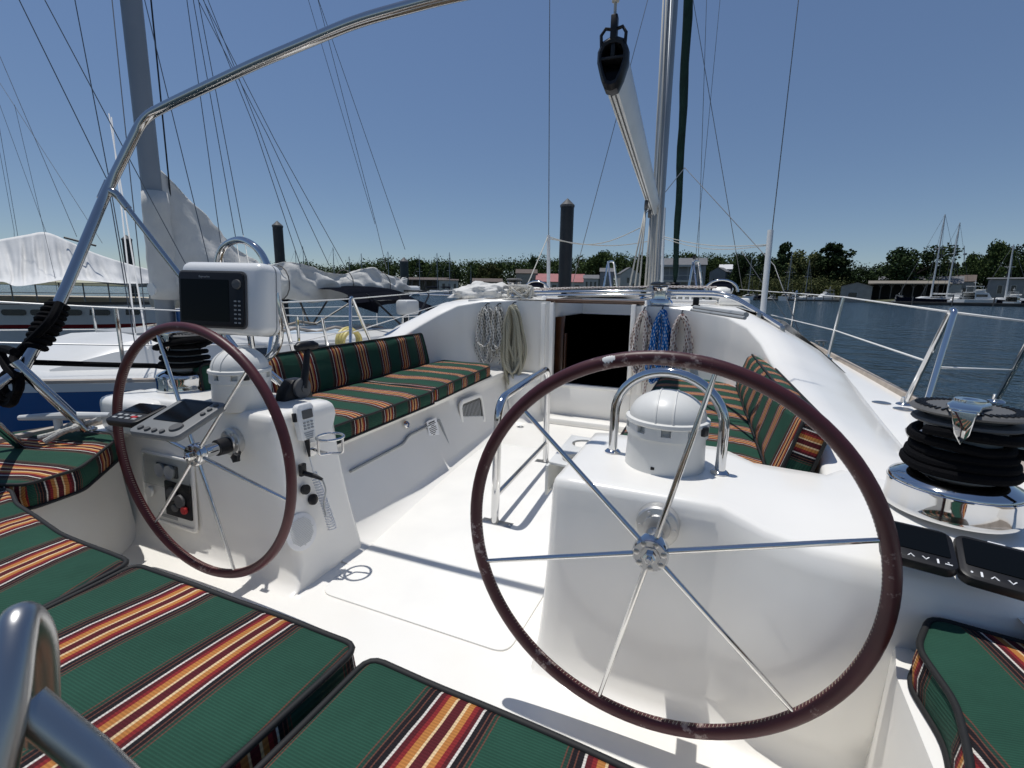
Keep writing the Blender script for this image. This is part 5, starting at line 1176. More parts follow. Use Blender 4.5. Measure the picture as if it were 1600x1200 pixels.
# long brown pier shed
M['shedroof'] = mat('faded_brown_roof', (.24, .215, .175), .8, vary=(.4, .2, (.18, .16, .13)))
def long_shed(name, label, x0, x1, D0, D1, yr0, yr1, yb0, yb1, nb, wall, roofm, endpx=None):
    a, b = ad(x0, yb0, D0), ad(x1, yb1, D1); a.z = b.z = min(a.z, b.z, ZW+.7); za, zb = ad(x0, yr0, D0).z, ad(x1, yr1, D1).z; z1 = (za+zb)/2
    xd = (b-a); L = xd.length; xd.normalize(); Mx = frame(a, xd, (0, 0, 1)); H = z1-a.z
    t = thing(name, label, 'boat shed', a); dep = 12
    def pt(n, b_, m_): bmesh.ops.transform(b_, matrix=Mx, verts=b_.verts); return obj(n, b_, m_, t, 30)
    bm = newbm(); grid(bm, [[(x, -1.2, H-.25), (x, -1.25, H+.05), (x, dep, H+1.3), (x, dep, H+1.0)] for x in (-.8, L+.8)], closed=True); pt('roof', bm, roofm)
    bm = newbm(); bx(bm, (0, dep-.3, 0), (L, dep, H+.8)); bx(bm, (-.1, 0, -1), (0.1, dep-.3, H)); bx(bm, (L-.1, 0, -1), (L+.1, dep-.3, H)); pt('wall', bm, wall)
    for k in range(nb+1):
        bm = newbm(); x = L*k/nb; bx(bm, (x-.14, -.2, -1.2), (x+.14, .1, H-.26)); pt('post', bm, M['timber'])
        bm = newbm(); tube(bm, [(x, -.05, H-1.6), (x+L/nb*.25, -.05, H-.3)], .09, 6); tube(bm, [(x, -.05, H-1.6), (x-L/nb*.25, -.05, H-.3)], .09, 6); pt('brace', bm, M['timber'])
    bm = newbm(); bx(bm, (-.5, -.6, -1.0), (L+.5, -.3, -.2)); pt('fender_beam', bm, M['concrete'])
    return t
long_shed('boat_shed', 'long open-fronted boat shed with a flat tan roof and dark berths', 1357, 1478, 172, 160, 442, 444.5, 469, 470, 7, M['dark'], M['shedroof'])
long_shed('pier_shed', 'long low brown shed on the far waterfront left of the weathered piling', 590, 688, 205, 200, 437, 437, 456, 457, 9, M['wallb'], M['roofb'])
house('shed_annex', 'building', 'pale gable-ended annex at the left end of the boat shed', 1317, 1357, 441, 447, 469, 170, 10, M['wallb'], M['tan'], [(-.1, .2, .3, .35)], gable=True)
house('marina_office', 'building', 'grey pavilion with a cupola behind the boat shed', 1374, 1404, 432.5, 438, 450, 196, 9, M['wallg'], M['roofg'], [(.1, .5, .2, .2)])
house('yard_building', 'building', 'white building with a pale hipped roof behind the two tall masts', 1432, 1490, 432, 443, 462, 176, 12, M['wallw'], M['roofg'], [(-.3, .2, .1, .4), (0, .2, .1, .4)])
house('yard_shop', 'building', 'smaller white shop with a red-brown roof right of the two tall masts', 1489, 1515, 430, 440, 460, 180, 9, M['wallw'], M['roofb'], [(.1, .3, .2, .3)])
house('warehouse', 'warehouse', 'flat grey warehouse at the right edge of the marina', 1560, 1660, 433.5, 436, 462, 160, 14, M['wallg'], M['roofg'], [(-.35, .3, .06, .4), (-.2, .3, .06, .4), (-.05, .3, .06, .4)])
# docks and pilings
def dock(label, x0, D0, x1, D1, w, h=.55, posts=5):
    a, b = shore(x0, D0, ZW), shore(x1, D1, ZW); xd = (b-a); L = xd.length; Mx = frame(a, xd, (0, 0, 1)); t = thing('dock', label, 'dock', a)
    bm = newbm(); bx(bm, (0, 0, -.3), (L, w, h), .03); bmesh.ops.transform(bm, matrix=Mx, verts=bm.verts); obj('deck', bm, M['concrete'], t)
    for k in range(posts):
        bm = newbm(); x = L*(k+.5)/posts; tube(bm, [Mx @ V((x, -.2, -1.5)), Mx @ V((x, -.2, h+1.3+.6*(k % 2)))], .15, 8); obj('post', bm, M['timber'], t)
dock('long dark floating dock in front of the yachts at the right', 1396, 124, 1800, 112, 2.2, .8, 6)
dock('low dark dock below the left group of moored boats', 1165, 184, 1322, 172, 1.6, .5, 12)
dock('dark pier end left of the white bundle on the coachroof', 640, 172, 752, 160, 2.0, .7, 6)
def piling(px, ytop, wpx, D, m, label, lean=0):
    r = wpx/FPX*D/2; a = ad(px, ytop, D); b = a.copy(); b.z = ZW-1; t = thing('piling', label, 'piling', b, 'tall pilings standing in the harbour')
    bm = newbm(); tube(bm, [b, a+V((0, 0, -r*.9))], r, 24); obj('post', bm, m, t, 50)
    bm = newbm(); lathe(bm, [(0, -r*.3), (r*1.08, -r*.3), (r*1.08, 0), (r*.05, r*.95), (0, r)], a+V((0, 0, -r*.95)), n=24); obj('cap', bm, M['grey'], t, 30)
piling(433, 345, 15, 14, M['piling'], 'tall black piling just right of the chartplotter pod')
piling(197, 367, 13, 18, M['piling'], 'black piling behind the white tarpaulin at the left')
piling(631, 402, 13, 17, M['pilegreen'], 'short weathered piling beside the navy bimini')
piling(887, 310, 21, 10.6, M['piling'], 'thickest black piling, standing left of the boom and mast')
# ------------------------------------------------------------------ far boats
def hullmesh(L, B, F, flare=1.0, transom=.75, n=14):
    rows = []
    for i in range(n+1):
        t = i/n; w = B/2*(transom+(1-transom)*math.sin(min(1, t/.45)*PI/2))*(1 if t < .5 else max(.02, 1-((t-.5)/.5)**2.2)); z = F*(1+.35*max(0, (t-.4)/.6)**2); x = -L/2+L*t
        rows.append([(x-(0 if t < .99 else .0), s*w*k*flare**0, zz) for s, k, zz in ((-1, .75, -.3), (-1, .92, z*.3), (-1, 1, z), (-1, .92, z+.02), (1, .92, z+.02), (1, 1, z), (1, .92, z*.3), (1, .75, -.3))])
    bm = newbm(); R = grid(bm, rows); bm.faces.new(R[0]); return bm
def sail_proto(hm, cover):
    t = thing('moored_sailboat', '', 'sailboat', (0, 0, 0), 'sailboats moored along the far shore')
    obj('hull', hullmesh(9, 2.9, 1.0), hm, t, 50)
    bm = newbm(); grid(bm, [[(x, y*w, z) for y, z in ((-.85, .95), (-.72, 1.4*k), (0, 1.5*k), (.72, 1.4*k), (.85, .95))] for x, w, k in ((-2.2, 1, .95), (-1.5, 1, 1.03), (1.2, .9, 1), (2.4, .5, .72))]); obj('cabin', bm, M['nwhite'], t, 40)
    bm = newbm(); tube(bm, [(.8, 0, 1), (.78, 0, 12)], [.11, .08], 8); tube(bm, [(.8, -1.1, 7), (.8, 1.1, 7)], .03, 5); ms = obj('mast', bm, M['alu'], t)
    bm = newbm()
    for p, q in (((4.3, 0, 1.3), (.8, 0, 11.8)), ((-4.4, 0, 1.1), (.8, 0, 12)), ((.6, 1.25, 1), (.8, 0, 11.5)), ((.6, -1.25, 1), (.8, 0, 11.5))): tube(bm, [p, q], .022, 4)
    obj('rigging', bm, M['wire'], t)
    bm = newbm(); tube(bm, [(.7, 0, 2.3), (-1.2, 0, 2.35), (-3.2, 0, 2.3)], [.26, .2, .1], 8); obj('boom_cover', bm, cover, t, 60); return t
SP = [sail_proto(M['nwhite'], M['navy']), sail_proto(M['navy'], M['sailcover'])]; spu = [0, 0]
def sailboat(k, px, D, ytop, label, rz=0, tall=None):
    t = SP[k] if not spu[k] else clone(SP[k]); spu[k] = 1; g = shore(px, D, ZW); h = ad(px, ytop, D).z-ZW; s = h/12
    t.location = g; t.scale = (min(1.5, s), min(1.5, s), s); t.rotation_euler = (0, 0, rz-YAW+0); t['label'] = label
for a in ((0, 462, 240, 391, 'moored sailboat whose mast stands just right of the tall black piling', .3), (1, 474, 250, 386, 'dark-hulled sailboat whose mast is the second right of the tall black piling', .5), (0, 520, 220, 388, 'moored sailboat whose tall mast rises midway along the white boom cover', .1), (0, 545, 230, 401, 'moored sailboat with the shortest mast above the white boom cover', .9),
          (1, 564, 215, 397, 'dark-hulled sailboat whose mast rises near the end of the white boom cover', -.4), (0, 604, 200, 394, 'moored sailboat just left of the weathered piling', .2), (1, 654, 168, 398, 'dark-hulled sailboat just right of the weathered piling', 1.2), (0, 680, 166, 396, 'white sailboat in front of the flat-roofed building, left one of the pair', .7), (0, 700, 170, 395, 'white sailboat in front of the flat-roofed building, right one of the pair', 1.0), (1, 733, 172, 415, 'dark-hulled sailboat in front of the low cottage', .5),
          (0, 1169, 186, 401, 'sailboat with a thin mast left of the starboard shroud tube', 1.2), (1, 1190, 188, 400, 'dark-hulled sailboat hidden behind the starboard shroud tube', 1.1), (0, 1229, 184, 394, 'sailboat right of the starboard shroud tube, below the narrow cedar', .9), (0, 1260, 190, 406, 'sailboat moored in front of the yellowish tree', 1.4)): sailboat(*a)
def motor_proto():
    t = thing('motor_yacht', '', 'motor boat', (0, 0, 0), 'motor boats moored along the far shore')
    obj('hull', hullmesh(10, 3.3, 1.25), M['nwhite'], t, 50)
    bm = newbm(); grid(bm, [[(x, y*w, z) for y, z in ((-1.3, 1.2), (-1.15, 1.2+h), (1.15, 1.2+h), (1.3, 1.2))] for x, w, h in ((-2.6, 1, 1.5), (1.0, 1, 1.5), (2.2, .85, .4), (3.2, .6, .15))]); R = bm; obj('cabin', R, M['nwhite'], t, 30)
    for s in (-1, 1):
        bm = newbm(); box(bm, (2.9, .04, .55), (-.8, s*1.24, 2.1)); obj('window', bm, M['win'], t)
    bm = newbm(); prism(bm, [(-1.05, -.22), (1.05, -.22), (.95, .22), (-.95, .22)], .04, frame((1.55, 0, 2.15), (0, 1, 0), (.8, 0, .6))); obj('windscreen', bm, M['win'], t)
    bm = newbm(); box(bm, (3.6, 2.2, .12), (-1.2, 0, 2.78), .03); box(bm, (2.4, 2.0, .10), (-1.4, 0, 4.1), .03); 
    for x in (-2.4, -.4):
        for s in (-.9, .9): tube(bm, [(x, s, 2.8), (x, s, 4.1)], .05, 6)
    box(bm, (.5, 1.8, .6), (.2, 0, 3.15), .08); obj('flybridge', bm, M['nwhite'], t)
    bm = newbm(); tube(bm, [(-1.4, 0, 4.1), (-1.6, 0, 5.4)], .05, 6); lathe(bm, [(0, 0), (.3, .02), (.3, .12), (0, .14)], (-1.5, 0, 4.8), n=14); obj('radar_mast', bm, M['nwhite'], t); return t
MP = motor_proto(); mu = [0]
def motorboat(px, D, s, label, rz):
    t = MP if not mu[0] else clone(MP); mu[0] = 1; t.location = shore(px, D, ZW); t.scale = (s, s, s); t.rotation_euler = (0, 0, rz-YAW); t['label'] = label
motorboat(1242, 182, .75, 'white cabin cruiser moored left of the trawler with blue windows', .2); motorboat(1290, 178, 1.0, 'white trawler yacht nearest the tallest ragged cedar', PI+.1); motorboat(1178, 186, .55, 'small white runabout left of the starboard shroud tube', .8); motorboat(1206, 184, .5, 'small motor boat just right of the starboard shroud tube', 2.0)
motorboat(1530, 132, 1.25, 'big white flybridge yacht right of the two tall masts', .15); motorboat(1497, 136, .8, 'smaller white motor boat moored between the tall masts and the big flybridge yacht', PI+.3); motorboat(1408, 146, .6, 'small motor boat at the left end of the long dark dock', .4); motorboat(710, 170, .6, 'small motor boat in front of the flat-roofed building', .4); motorboat(632, 186, .7, 'motor boat behind the weathered piling', PI)
motorboat(485, 235, .9, 'motor boat seen under the white boom cover', .2); motorboat(1585, 128, .9, 'white motor boat at the right edge behind the long dark dock', .6)
def ketch(px0, D, label, masts, L, hm, rz=0):
    g = shore(px0, D, ZW); t = thing('large_yacht', label, 'yacht', g); Mx = Matrix.Translation(g) @ Matrix.Rotation(rz-YAW, 4, 'Z')
    def pt(n, b_, m_, a=40): bmesh.ops.transform(b_, matrix=Mx, verts=b_.verts); return obj(n, b_, m_, t, a)
    pt('hull', hullmesh(L, L*.24, 1.5, transom=.6), hm)
    bm = newbm(); grid(bm, [[(x*L, y*w, z) for y, z in ((-1.5, 1.5), (-1.25, 1.5+h), (1.25, 1.5+h), (1.5, 1.5))] for x, w, h in ((-.3, 1, .5), (-.2, 1, .75), (.1, .9, .7), (.22, .6, .1))]); pt('cabin', bm, M['nwhite'])
    for s in (-1, 1): bm = newbm(); box(bm, (L*.22, .05, .22), (-.05*L, s*1.36, 1.95)); pt('window', bm, M['win'])
    for k, (u, ytop, pxm) in enumerate(masts):
        base = Mx @ V((u*L, 0, 1.6)); d = ray(pxm, ytop); s_ = math.hypot(base.x-EYE.x, base.y-EYE.y)/math.hypot(d.x, d.y); tp = EYE+d*s_; bm = newbm(); tube(bm, [base, tp], [.24, .16], 10); c = base.lerp(tp, .6); tube(bm, [c+V((-1.2, 0, 0)), c+V((1.2, 0, 0))], .05, 6); obj('mast', bm, M['nwhite'], t)
        bm = newbm()
        for q in ((-.48+u*.3, 0), (.49, 0), (u, .11), (u, -.11)): tube(bm, [Mx @ V((q[0]*L, q[1]*L, 1.6)), tp], .035, 4)
        obj('rigging', bm, M['wire'], t)
        bm = newbm(); p = Mx @ V((u*L-.3, 0, 3.0)); tube(bm, [p, Mx @ V((u*L-L*.28, 0, 3.0))], .22, 8); obj('boom', bm, M['sailcover'], t)
ketch(1455, 140, 'long dark-hulled yacht with the taller of the two white masts', [(.0, 335, 1477)], 20, M['navy'], PI)
ketch(1478, 147, 'white yacht with the second, slightly shorter tall white mast', [(-.02, 348, 1500)], 16, M['nwhite'], PI)
ketch(1572, 133, 'dark-hulled yacht with a white mast at the right edge of the marina', [(.0, 382, 1584)], 13, M['navy'], PI*.94)
bm = newbm(); q = shore(1505, 190, 2); tube(bm, [q, ad(1507, 384, 190)], .12, 6); lathe(bm, [(0, -.5), (.6, -.3), (.6, .3), (0, .5)], ad(1508, 397, 190), n=12); top('radio_mast', bm, M['alu'], 'thin grey radio mast with a small dish above the yard trees', 'radio mast')
# ================================================================== NEIGHBOURING BOATS
XN = -4.0
nb = thing('neighbour_sailboat', 'white sailboat with a blue hull band and grey mast moored alongside at the left', 'sailboat', (XN, 2.5, ZW))
npart = lambda n, b_, m_, a=40, par=None: obj(n, b_, M[m_] if isinstance(m_, str) else m_, par or nb, a)
NY = [.6, .64, .75, .95, 1.2, 1.45, 1.75, 2.1, 2.6, 3.2, 4, 5, 6.4, 7.6, 8.4]
def nw(y): t = max(0, y-.6); return 1.6*(math.sin(min(1, t/2.7)*PI/2)**.9*(1-.3*max(0, (y-5)/3.4)**2)+.012)
def nz(y): return .22+.25*(max(0, 5-y)/4)**1.5
for nm, zs, ks, m_ in (('blue_band', (-.055, -.34), (1.005, .985), 'nblue'), ('hull', (-.34, -1.3), (.985, .78), 'nwhite')):
    bm = newbm()
    for s in (-1, 1): grid(bm, [[(XN+s*nw(y)*(ks[0]+(ks[1]-ks[0])*j/4), y, nz(y)+zs[0]+(zs[1]-zs[0])*j/4) for j in range(5)] for y in NY])
    npart(nm, bm, m_, 60)
bm = newbm(); grid(bm, [[(XN+nw(y)*k, y, nz(y)+z) for k, z in ((-1.01, -.055), (-1.01, -.0), (-.97, .0), (-.93, -.005), (-.4, .03), (.4, .03), (.93, -.005), (.97, 0), (1.01, 0), (1.01, -.055))] for y in NY]); npart('deck', bm, 'nwhite', 30)
bm = newbm()
for s in (-1, 1): tube(bm, [(XN+s*nw(y)*.985, y, nz(y)+.012) for y in NY], .016, 6)
npart('toe_rail', bm, 'teak')
bm = newbm(); tr = [(1.72, .42, -.02), (1.82, .46, .05), (2.2, .52, .20), (2.42, .58, .26), (3.2, .80, .29), (4.4, .88, .29), (5.5, .84, .28), (5.75, .86, .02)]
grid(bm, [[(XN+w*k, y, nz(y)+h*z) for k, z in ((-1.12, 0), (-1, .78), (-.86, 1), (0, 1.12), (.86, 1), (1, .78), (1.12, 0))] for y, w, h in tr]); npart('cabin_trunk', bm, 'nwhite', 25)
M['nsk'] = mat('pale_blue_nonskid', (.42, .50, .58), .7, bump=(400, .3, .002))
bm = newbm(); 
for s in (1, -1): grid(bm, [[(XN+s*k*w, y, nz(y)+z) for k, z in ((.83, .296), (.5, .316))] for y, w in ((3.2, .80), (3.8, .84), (4.4, .88), (5.4, .845))])
npart('nonskid_pad', bm, M['nsk'])
bm = newbm(); bx(bm, (XN-.3, 2.5, nz(2.6)+.25), (XN+.3, 3.0, nz(2.6)+.31), .02); npart('deck_hatch', bm, 'lgrey')
for y, L in ((3.25, .34), (4.0, .34), (5.05, .34)):
    bm = newbm(); Mx = frame((XN+(.80+.08*min(1, max(0, (y-3.2)/1.2)))*1.055+.008, y, nz(y)+.125), (0, 1, -.06), (1, 0, .5)); prism(bm, rrect(L+.05, .15, .04), .012, Mx, .003); f = npart('window', bm, 'lgrey')
    bm = newbm(); prism(bm, rrect(L, .105, .03), .004, Mx @ Matrix.Translation((0, 0, .0115))); obj('pane', bm, M['glass'], f)
for s in (.6, -.6):
    bm = newbm(); tube(bm, [(XN+s, 3.0+.3*k, nz(3.0+.3*k)+.30+(.05 if k % 2 else .0)) for k in range(9)], .018, 6); npart('handrail', bm, 'teak')
# its mast, furled-sail cover, boom, bimini
ma, mt_ = ax(262, 520, XN), None
d = ray(203, -40); s_ = math.hypot(ma.x-EYE.x, ma.y-EYE.y)/math.hypot(d.x, d.y); mt_ = EYE+d*s_; mt_ = ma+(mt_-ma)*1.0; mh_ = ma+(mt_-ma)*2.6
bm = newbm(); Mm = frame(ma, (1, 0, 0), mh_-ma); prism(bm, [(.056*math.cos(a), .086*math.sin(a)) for a in [2*PI*k/24 for k in range(24)]], (mh_-ma).length, Mm); npart('mast', bm, 'alu', 40)
bm = newbm(); tube(bm, [ma+(mh_-ma)*t+V((.02, .14, 0)) for t in (.05, .5, 1)], .007, 5); npart('halyard', bm, 'black')
dm = (mh_-ma).normalized()
def onm(py, px=240): d = ray(px, py); s = math.hypot(ma.x-EYE.x, ma.y-EYE.y)/math.hypot(d.x, d.y); return EYE+d*s
ztop, zboom = onm(300).z, onm(440).z
bm = newbm(); rows = []
yb0 = ma.y
for i in range(101):
    t = i/100; y = yb0-.06+t*3.92; up_ = (ztop-zboom)*max(0, 1-(max(0, t-.035)/.28))**1.15 if t < .315 else 0
    hump = .20+.06*math.sin(t*17+1)*min(1, t*4)+up_; bot = -.15-.07*abs(math.sin(t*9.4))*min(1, t*3); thick = (.035+.10*min(1, t*7)+.05*math.sin(t*11)*min(1, t*6))*(1-.45*t)+.03
    x0 = XN+(.0); row = []
    for k in range(32):
        a = 2*PI*k/32; z = zboom+(hump if math.sin(a) > 0 else -bot)*math.sin(a)*(1 if math.sin(a) < 0 else 1); z = zboom+(math.sin(a)*hump if math.sin(a) > 0 else math.sin(a)*-bot)
        xx = x0+thick*math.cos(a)*(1 if math.sin(a) < .3 else max(.6 if t < .06 else .28, 1-math.sin(a)*.85)); f_ = .035*noise.noise(V((t*16, a*1.2, 2)))+.02*math.sin(t*60+math.sin(a)*5)*min(1, abs(math.cos(a)))
        f_ += .05*(.5-abs(noise.noise(V((t*9+a*.5, a*1.5, 5)))))*min(1, t*4)+.02*noise.noise(V((t*30, a*3, 9))); rk = (z-zboom)*max(0, 1-t*1.5); row.append((xx+f_*(1 if math.cos(a) > 0 else -1)+rk*dm.x/dm.z, y+rk*dm.y/dm.z, z+f_*.6))
    rows.append(row)
R = grid(bm, rows, closed=True); bm.faces.new(R[0]); bm.faces.new(R[-1])
tube(bm, [ma+dm*((zboom-.16+(ztop-zboom+.16)*k/8-ma.z)/dm.z)+V((.006*math.sin(k*2), .012, 0)) for k in range(9)], [.112, .115, .108, .114, .108, .112, .105, .108, .098], 20)
sc_ = top('sail_cover', bm, M['sailcover'], 'white cover, grey where shaded, laced over the furled mainsail of the neighbouring boat', 'sail cover', ang=None)
bm = newbm()
for t in (.34, .62, .83):
    bm = newbm(); y = yb0+t*3.9; tube(bm, [(XN+.17*math.cos(a), y, zboom+.02+.20*math.sin(a)) for a in [2*PI*k/16 for k in range(16)]], .007, 5, True); obj('lacing', bm, M['timber'], sc_)
bm = newbm(); tube(bm, [(XN, yb0-.1, zboom-.07), (XN, yb0+4.2, zboom-.03)], .06, 10); npart('boom', bm, 'boomal')
bm = newbm(); tube(bm, [ma+V((.10, .12, .02)), ma+V((.10, .12, zboom-ma.z-.25))], .075, 10); npart('winch_base', bm, 'nblue')
bm = newbm()
for k in range(7): tube(bm, [ma+V((.12+.03*k, .2+.02*math.sin(k), .55)), ma+V((.14+.03*k, .24, .10-.03*(k % 3)))], .012, 5)
top('halyard_tails', bm, M['rope_wh'], 'bunch of pale halyard tails hanging on the neighbouring mast foot', 'rope').name = 'halyard_bundle'
bm = newbm(); rows = []                        # navy bimini over its cockpit
B0, B1 = ax(515, 470, XN+.3), ax(660, 470, XN+.3)
for i in range(17):
    t = i/16; y = B0.y+(B1.y-B0.y)*t; zc = ax(515+145*t, 464-6*math.sin(PI*min(1, t*1.4))+45*max(0, t-.55), XN+.3).z
    rows.append([(XN+.62*math.sin(u*1.45), y, zc+.10*math.cos(u*1.45)-.03*abs(math.sin(t*PI*4))*0+.012*noise.noise(V((t*9, u*4, 0)))-(.10 if abs(u) > .95 else 0)) for u in [-1+k/8 for k in range(17)]])
grid(bm, rows); bmesh.ops.solidify(bm, geom=bm.faces[:], thickness=.01); npart('bimini', bm, 'navy', None)
zc = rows[8][8][2]
for y in (B0.y+.3, (B0.y+B1.y)/2, B1.y-.2):
    bm = newbm(); tube(bm, bend([(XN-.9, (B0.y+B1.y)/2-.2, .45), (XN-.6, y, zc-.05), (XN+.6, y, zc-.05), (XN+.9, (B0.y+B1.y)/2-.2, .45)], .2), .014, 6); npart('bimini_frame', bm, 'black')
q = ax(637, 480, XN+.9); bm = newbm(); box(bm, (.2, .3, .2), q, .04); npart('grill_box', bm, 'nwhite')
# stanchions, lifelines, rigging of the neighbour
ys = [1.0, 1.95, 3.1, 4.6, 6.0, 7.6]; nt_ = []
for s in (1, -1):
    tops = []
    for y in ys:
        bm = newbm(); a = V((XN+s*nw(y)*.93, y, nz(y))); b_ = a+V((0, 0, .50)); tube(bm, [a, b_], .013, 8); npart('stanchion', bm, 'chrome'); tops.append((a, b_))
    for k in (1, .5):
        bm = newbm(); tube(bm, [a.lerp(b_, k) for a, b_ in tops], .0055, 5); npart('lifeline', bm, 'vinyl')
bm = newbm(); tube(bm, bend([(XN+1.0, 8.3, .4), (XN+1.0, 8.3, .95), (XN-1.0, 8.3, .95), (XN-1.0, 8.3, .4)], .15), .014, 8); npart('pushpit', bm, 'chrome')
def nline(pts, D, r=.0036, m='wire'):
    bm = newbm(); n_ = len(pts); P = [ad(x, y, D) if D > 8.5 else ax(x, y, -3.75+.75*k/(n_-1)) for k, (x, y) in enumerate(pts)]; P = [P[0]+(P[0]-P[1]).normalized()*2.5]+P; tube(bm, P, r, 5); npart('shroud', bm, m)
for pts, D in ((((30, 0), (167, 280), (212, 545)), 4.2), (((70, 0), (228, 297), (310, 450)), 4.6), (((117, 0), (170, 277), (198, 440), (212, 520)), 3.9), (((175, 0), (205, 290), (232, 540)), 4.0), (((226, 0), (255, 120), (323, 397), (338, 470)), 4.6), (((292, 0), (345, 380), (352, 430)), 4.9), (((302, 0), (368, 370), (378, 430)), 5.0), (((310, 0), (380, 367), (392, 430)), 5.1),
               (((318, 0), (400, 205), (470, 417)), 5.4), (((325, 0), (404, 200), (483, 417)), 5.4), (((330, 40), (420, 215), (514, 414)), 5.6), (((338, 40), (430, 220), (540, 418)), 5.8), (((497, 0), (588, 352), (604, 420)), 6.6), (((515, 50), (633, 390)), 7.5), (((0, 165), (72, 363)), 9), (((70, 366), (85, 430), (92, 470)), 9)): nline(pts, D)
for pts, D in ((((5, 100), (120, 370)), 11), (((0, 130), (160, 380)), 13), (((0, 205), (28, 370)), 14), (((0, 240), (22, 360), (24, 430)), 16)): nline(pts, D, .006)
for pts, D in ((((198, 400), (214, 545)), 3.9), (((207, 400), (231, 545)), 4.0)): nline(pts, D, .006, 'vinyl')
nline(((470, -40), (586, 350)), 6.8, .003)
# ---- boat under the white tarpaulin
X2 = -11.5
n2 = thing('tarpaulin_boat', 'white yacht with a red stripe lying under a tarpaulin at the far left', 'yacht', (X2, 4, ZW))
g2 = lambda x, y, D=9.6: ad(x, y, D)
bm = newbm(); rows = []
c0, c1 = ad(-260, 474, 9.0), ad(300, 467, 10.6); xd = (c1-c0); L2 = xd.length; M2 = frame(V((c0.x, c0.y, ZW)), V((xd.x, xd.y, 0)), (0, 0, 1)); zs = c0.z-ZW
hb = lambda t: 1.5*(1-max(0, (t-.6)/.4)**2.2)*(.75+.25*min(1, t/.3))+.03
def n2p(n, b_, m_, a=40): bmesh.ops.transform(b_, matrix=M2, verts=b_.verts); return obj(n, b_, M[m_], n2, a)
ts = [k/14 for k in range(15)]
for nm, z0, z1, m_ in (('hull', zs, zs*.70, 'nwhite'), ('red_stripe', zs*.70, zs*.64, 'dred'), ('bottom', zs*.64, -.3, 'nwhite')):
    bm = newbm()
    for s in (0, 1): grid(bm, [[(L2*t, 1.5+(-1 if s == 0 else 1)*hb(t)*k, z) for z, k in ((z0, 1 if nm == 'hull' else .99), (z1, .99 if nm == 'hull' else .97))] for t in ts])
    n2p(nm, bm, m_)
bm = newbm(); grid(bm, [[(L2*t, 1.5+hb(t)*k, zs+.02) for k in (-1, 1)] for t in ts]); n2p('deck', bm, 'nwhite')
bm = newbm()
tube(bm, [(L2*t, 1.5-hb(t)*1.0, zs+.03) for t in ts], .03, 6); n2p('toe_rail', bm, 'timber')
bm = newbm(); grid(bm, [[(L2*t, 1.5+w*k, zs+h*z) for k, z in ((-1, 0), (-.92, 1), (.92, 1), (1, 0))] for t, w, h in ((.08, .95, .13), (.3, 1, .15), (.75, .9, .13), (.86, .6, .03))]); n2p('cabin_trunk', bm, 'tan')
for t in (.46, .54, .62, .70, .78):
    bm = newbm(); prism(bm, rrect(.40, .12, .05), .02, frame((L2*t, 1.5-hb(t)*1.0, zs*.885), (1, 0, 0), (0, -1, 0))); n2p('portlight', bm, 'glass')
for k in range(14):
    bm = newbm(); t = .05+k*.068; tube(bm, [(L2*t, 1.5-hb(t)*.96, zs), (L2*t, 1.5-hb(t)*.96, zs+.45)], .014, 6); n2p('stanchion', bm, 'alu')
for h in (.45, .24): bm = newbm(); tube(bm, [(L2*t, 1.5-hb(t)*.96, zs+h) for t in ts], .008, 5); n2p('lifeline', bm, 'vinyl')
bm = newbm(); mxb = ad(70, 440, 10.2); tube(bm, [V((mxb.x, mxb.y, mxb.z-1)), V((mxb.x-.1, mxb.y, 14))], .09, 10); 
bm.free()
# tarpaulin: ridge from peak down to the right, skirts to both sides
bm = newbm(); rows = []
rid = [(-140, 392, 9.5), (-60, 384, 9.5), (0, 374, 9.6), (40, 367, 9.6), (72, 363, 9.7), (110, 378, 9.9), (150, 396, 10.2), (200, 412, 10.6), (246, 424, 11)]
low = [(-140, 445, 8.5), (-60, 446, 8.5), (0, 440, 8.6), (25, 447, 8.6), (62, 443, 8.7), (105, 437, 8.9), (150, 440, 9.3), (200, 443, 9.8), (246, 442, 10.4)]
rp_ = cr([ad(*q) for q in rid], 14); lp_ = cr([ad(*q) for q in low], 14)
for i, (a, b_) in enumerate(zip(rp_, lp_)):
    row = []; c = a+(a-b_); c.z = b_.z+.1
    for k in range(31):
        t = k/30; p = a.lerp(b_, t); s = math.sin(PI*t); p.z -= .22*s; u_ = i/14; nv = (EYE-p).normalized(); fo = .05*math.sin(2*PI*(u_*1.3-.9*t)+1.5*noise.noise(V((u_, t*2, 1))))+.03*math.sin(2*PI*(u_*3.1-1.6*t)+2*noise.noise(V((u_*2, t*3, 4))))+.03*noise.noise(V((u_*3, t*6, 7))); p = p+nv*fo*min(1, 4*t+.1)*1.3; row.append(p)
    back_ = [a.lerp(c, k/6)+V((0, 0, -.2*math.sin(PI*k/6))) for k in range(6, 0, -1)]
    rows.append(back_+row)
grid(bm, rows); top('tarpaulin', bm, M['tarp'], 'white tarpaulin pitched like a tent over the boat at the far left', 'tarpaulin', ang=None)
bm = newbm(); tube(bm, [ad(100, 371, 9.7), ad(150, 384, 9.9)], .02, 6); top('ridge_batten', bm, M['black'], 'thin dark batten crossing the tarpaulin ridge behind the stern arch', 'batten')
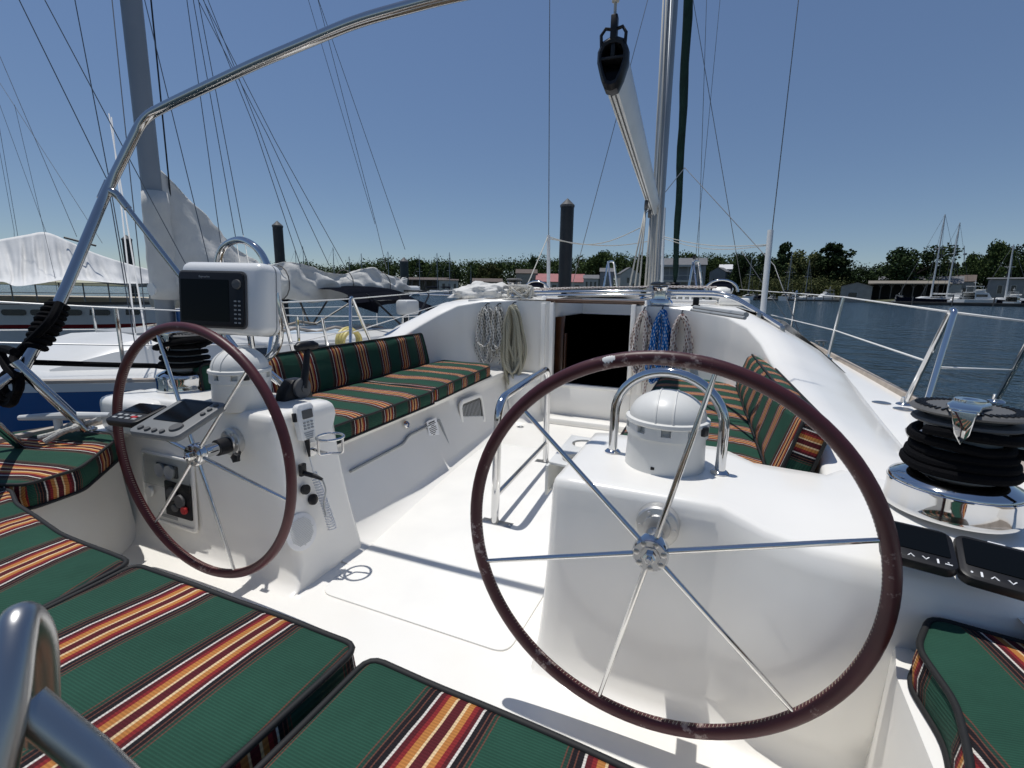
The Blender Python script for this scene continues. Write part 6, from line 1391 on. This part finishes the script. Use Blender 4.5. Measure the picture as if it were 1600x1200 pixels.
# dark finger dock with bollard between the two neighbours
a, b_ = ad(-200, 560, 6.2), ad(260, 545, 8.6); a.z = b_.z = ZW; xd = b_-a; Md = frame(a, xd, (0, 0, 1)); dk = thing('finger_dock', 'dark weathered finger dock between the two boats at the left', 'dock', a)
bm = newbm(); bx(bm, (0, 0, -.2), (xd.length, 1.2, .62), .03); bmesh.ops.transform(bm, matrix=Md, verts=bm.verts); obj('deck', bm, M['concrete'], dk)
bm = newbm(); q = ad(100, 530, 7.2); q.z = ZW+.62; lathe(bm, [(.2, 0), (.12, .05), (.10, .12), (.18, .17), (.16, .21), (0, .24)], q, n=20); obj('bollard', bm, M['boomal'], dk)
bm = newbm(); q = ax(285, 470, -6.5); lathe(bm, [(0, -.06), (.22, -.05), (.25, 0), (.22, .05), (0, .06)], ad(258, 468, 7.5), (.4, -1, .1), 28); top('round_fender', bm, M['tan'], 'round tan fender hanging behind the neighbouring mast foot', 'fender')
# ================================================================== SKY, SUN, CAMERA
SUN = V((-.215, .035, .972)).normalized()
w = bpy.data.worlds.new('World'); sc.world = w; w.use_nodes = True; nt = w.node_tree
sky = nt.nodes.new('ShaderNodeTexSky'); sky.sky_type = 'NISHITA'; sky.sun_disc = False
sky.sun_elevation = math.asin(SUN.z); sky.sun_rotation = math.atan2(SUN.x, SUN.y); sky.altitude = 0; sky.air_density = .75; sky.dust_density = .12; sky.ozone_density = 2.2
bg = nt.nodes['Background']; bg.inputs['Strength'].default_value = .083; tcw = nt.nodes.new('ShaderNodeTexCoord'); sxw = nt.nodes.new('ShaderNodeSeparateXYZ'); nt.links.new(tcw.outputs['Generated'], sxw.inputs[0])
mrw = nt.nodes.new('ShaderNodeMapRange'); mrw.interpolation_type = 'SMOOTHSTEP'; mrw.inputs['From Min'].default_value = -.05; mrw.inputs['From Max'].default_value = .55; mrw.inputs['To Min'].default_value = .66; mrw.inputs['To Max'].default_value = 1
nt.links.new(sxw.outputs['Z'], mrw.inputs['Value']); vmw = nt.nodes.new('ShaderNodeVectorMath'); vmw.operation = 'SCALE'; nt.links.new(sky.outputs[0], vmw.inputs[0]); nt.links.new(mrw.outputs[0], vmw.inputs['Scale']); nt.links.new(vmw.outputs[0], bg.inputs['Color'])
l = bpy.data.lights.new('sun', 'SUN'); l.energy = 2.75; l.angle = math.radians(.53); l.color = (1, .975, .93)
lo_ = bpy.data.objects.new('sun', l); C.objects.link(lo_); lo_.rotation_euler = (-SUN).to_track_quat('-Z', 'Y').to_euler()
cam = bpy.data.cameras.new('camera'); cam.sensor_width = 36; cam.lens = 36*FPX/1600; cam.clip_start = .02; cam.clip_end = 6000
cam.dof.use_dof = True; cam.dof.focus_distance = 2.0; cam.dof.aperture_fstop = 11
co = bpy.data.objects.new('camera', cam); C.objects.link(co)
mx = Matrix((_R, _U, -_F)).transposed().to_4x4(); mx.translation = EYE; co.matrix_world = mx; sc.camera = co
sc.view_settings.view_transform = 'Standard'; sc.view_settings.look = 'None'; sc.view_settings.exposure = .28; sc.cycles.max_bounces = 16; sc.cycles.diffuse_bounces = 12; sc.view_settings.gamma = 1
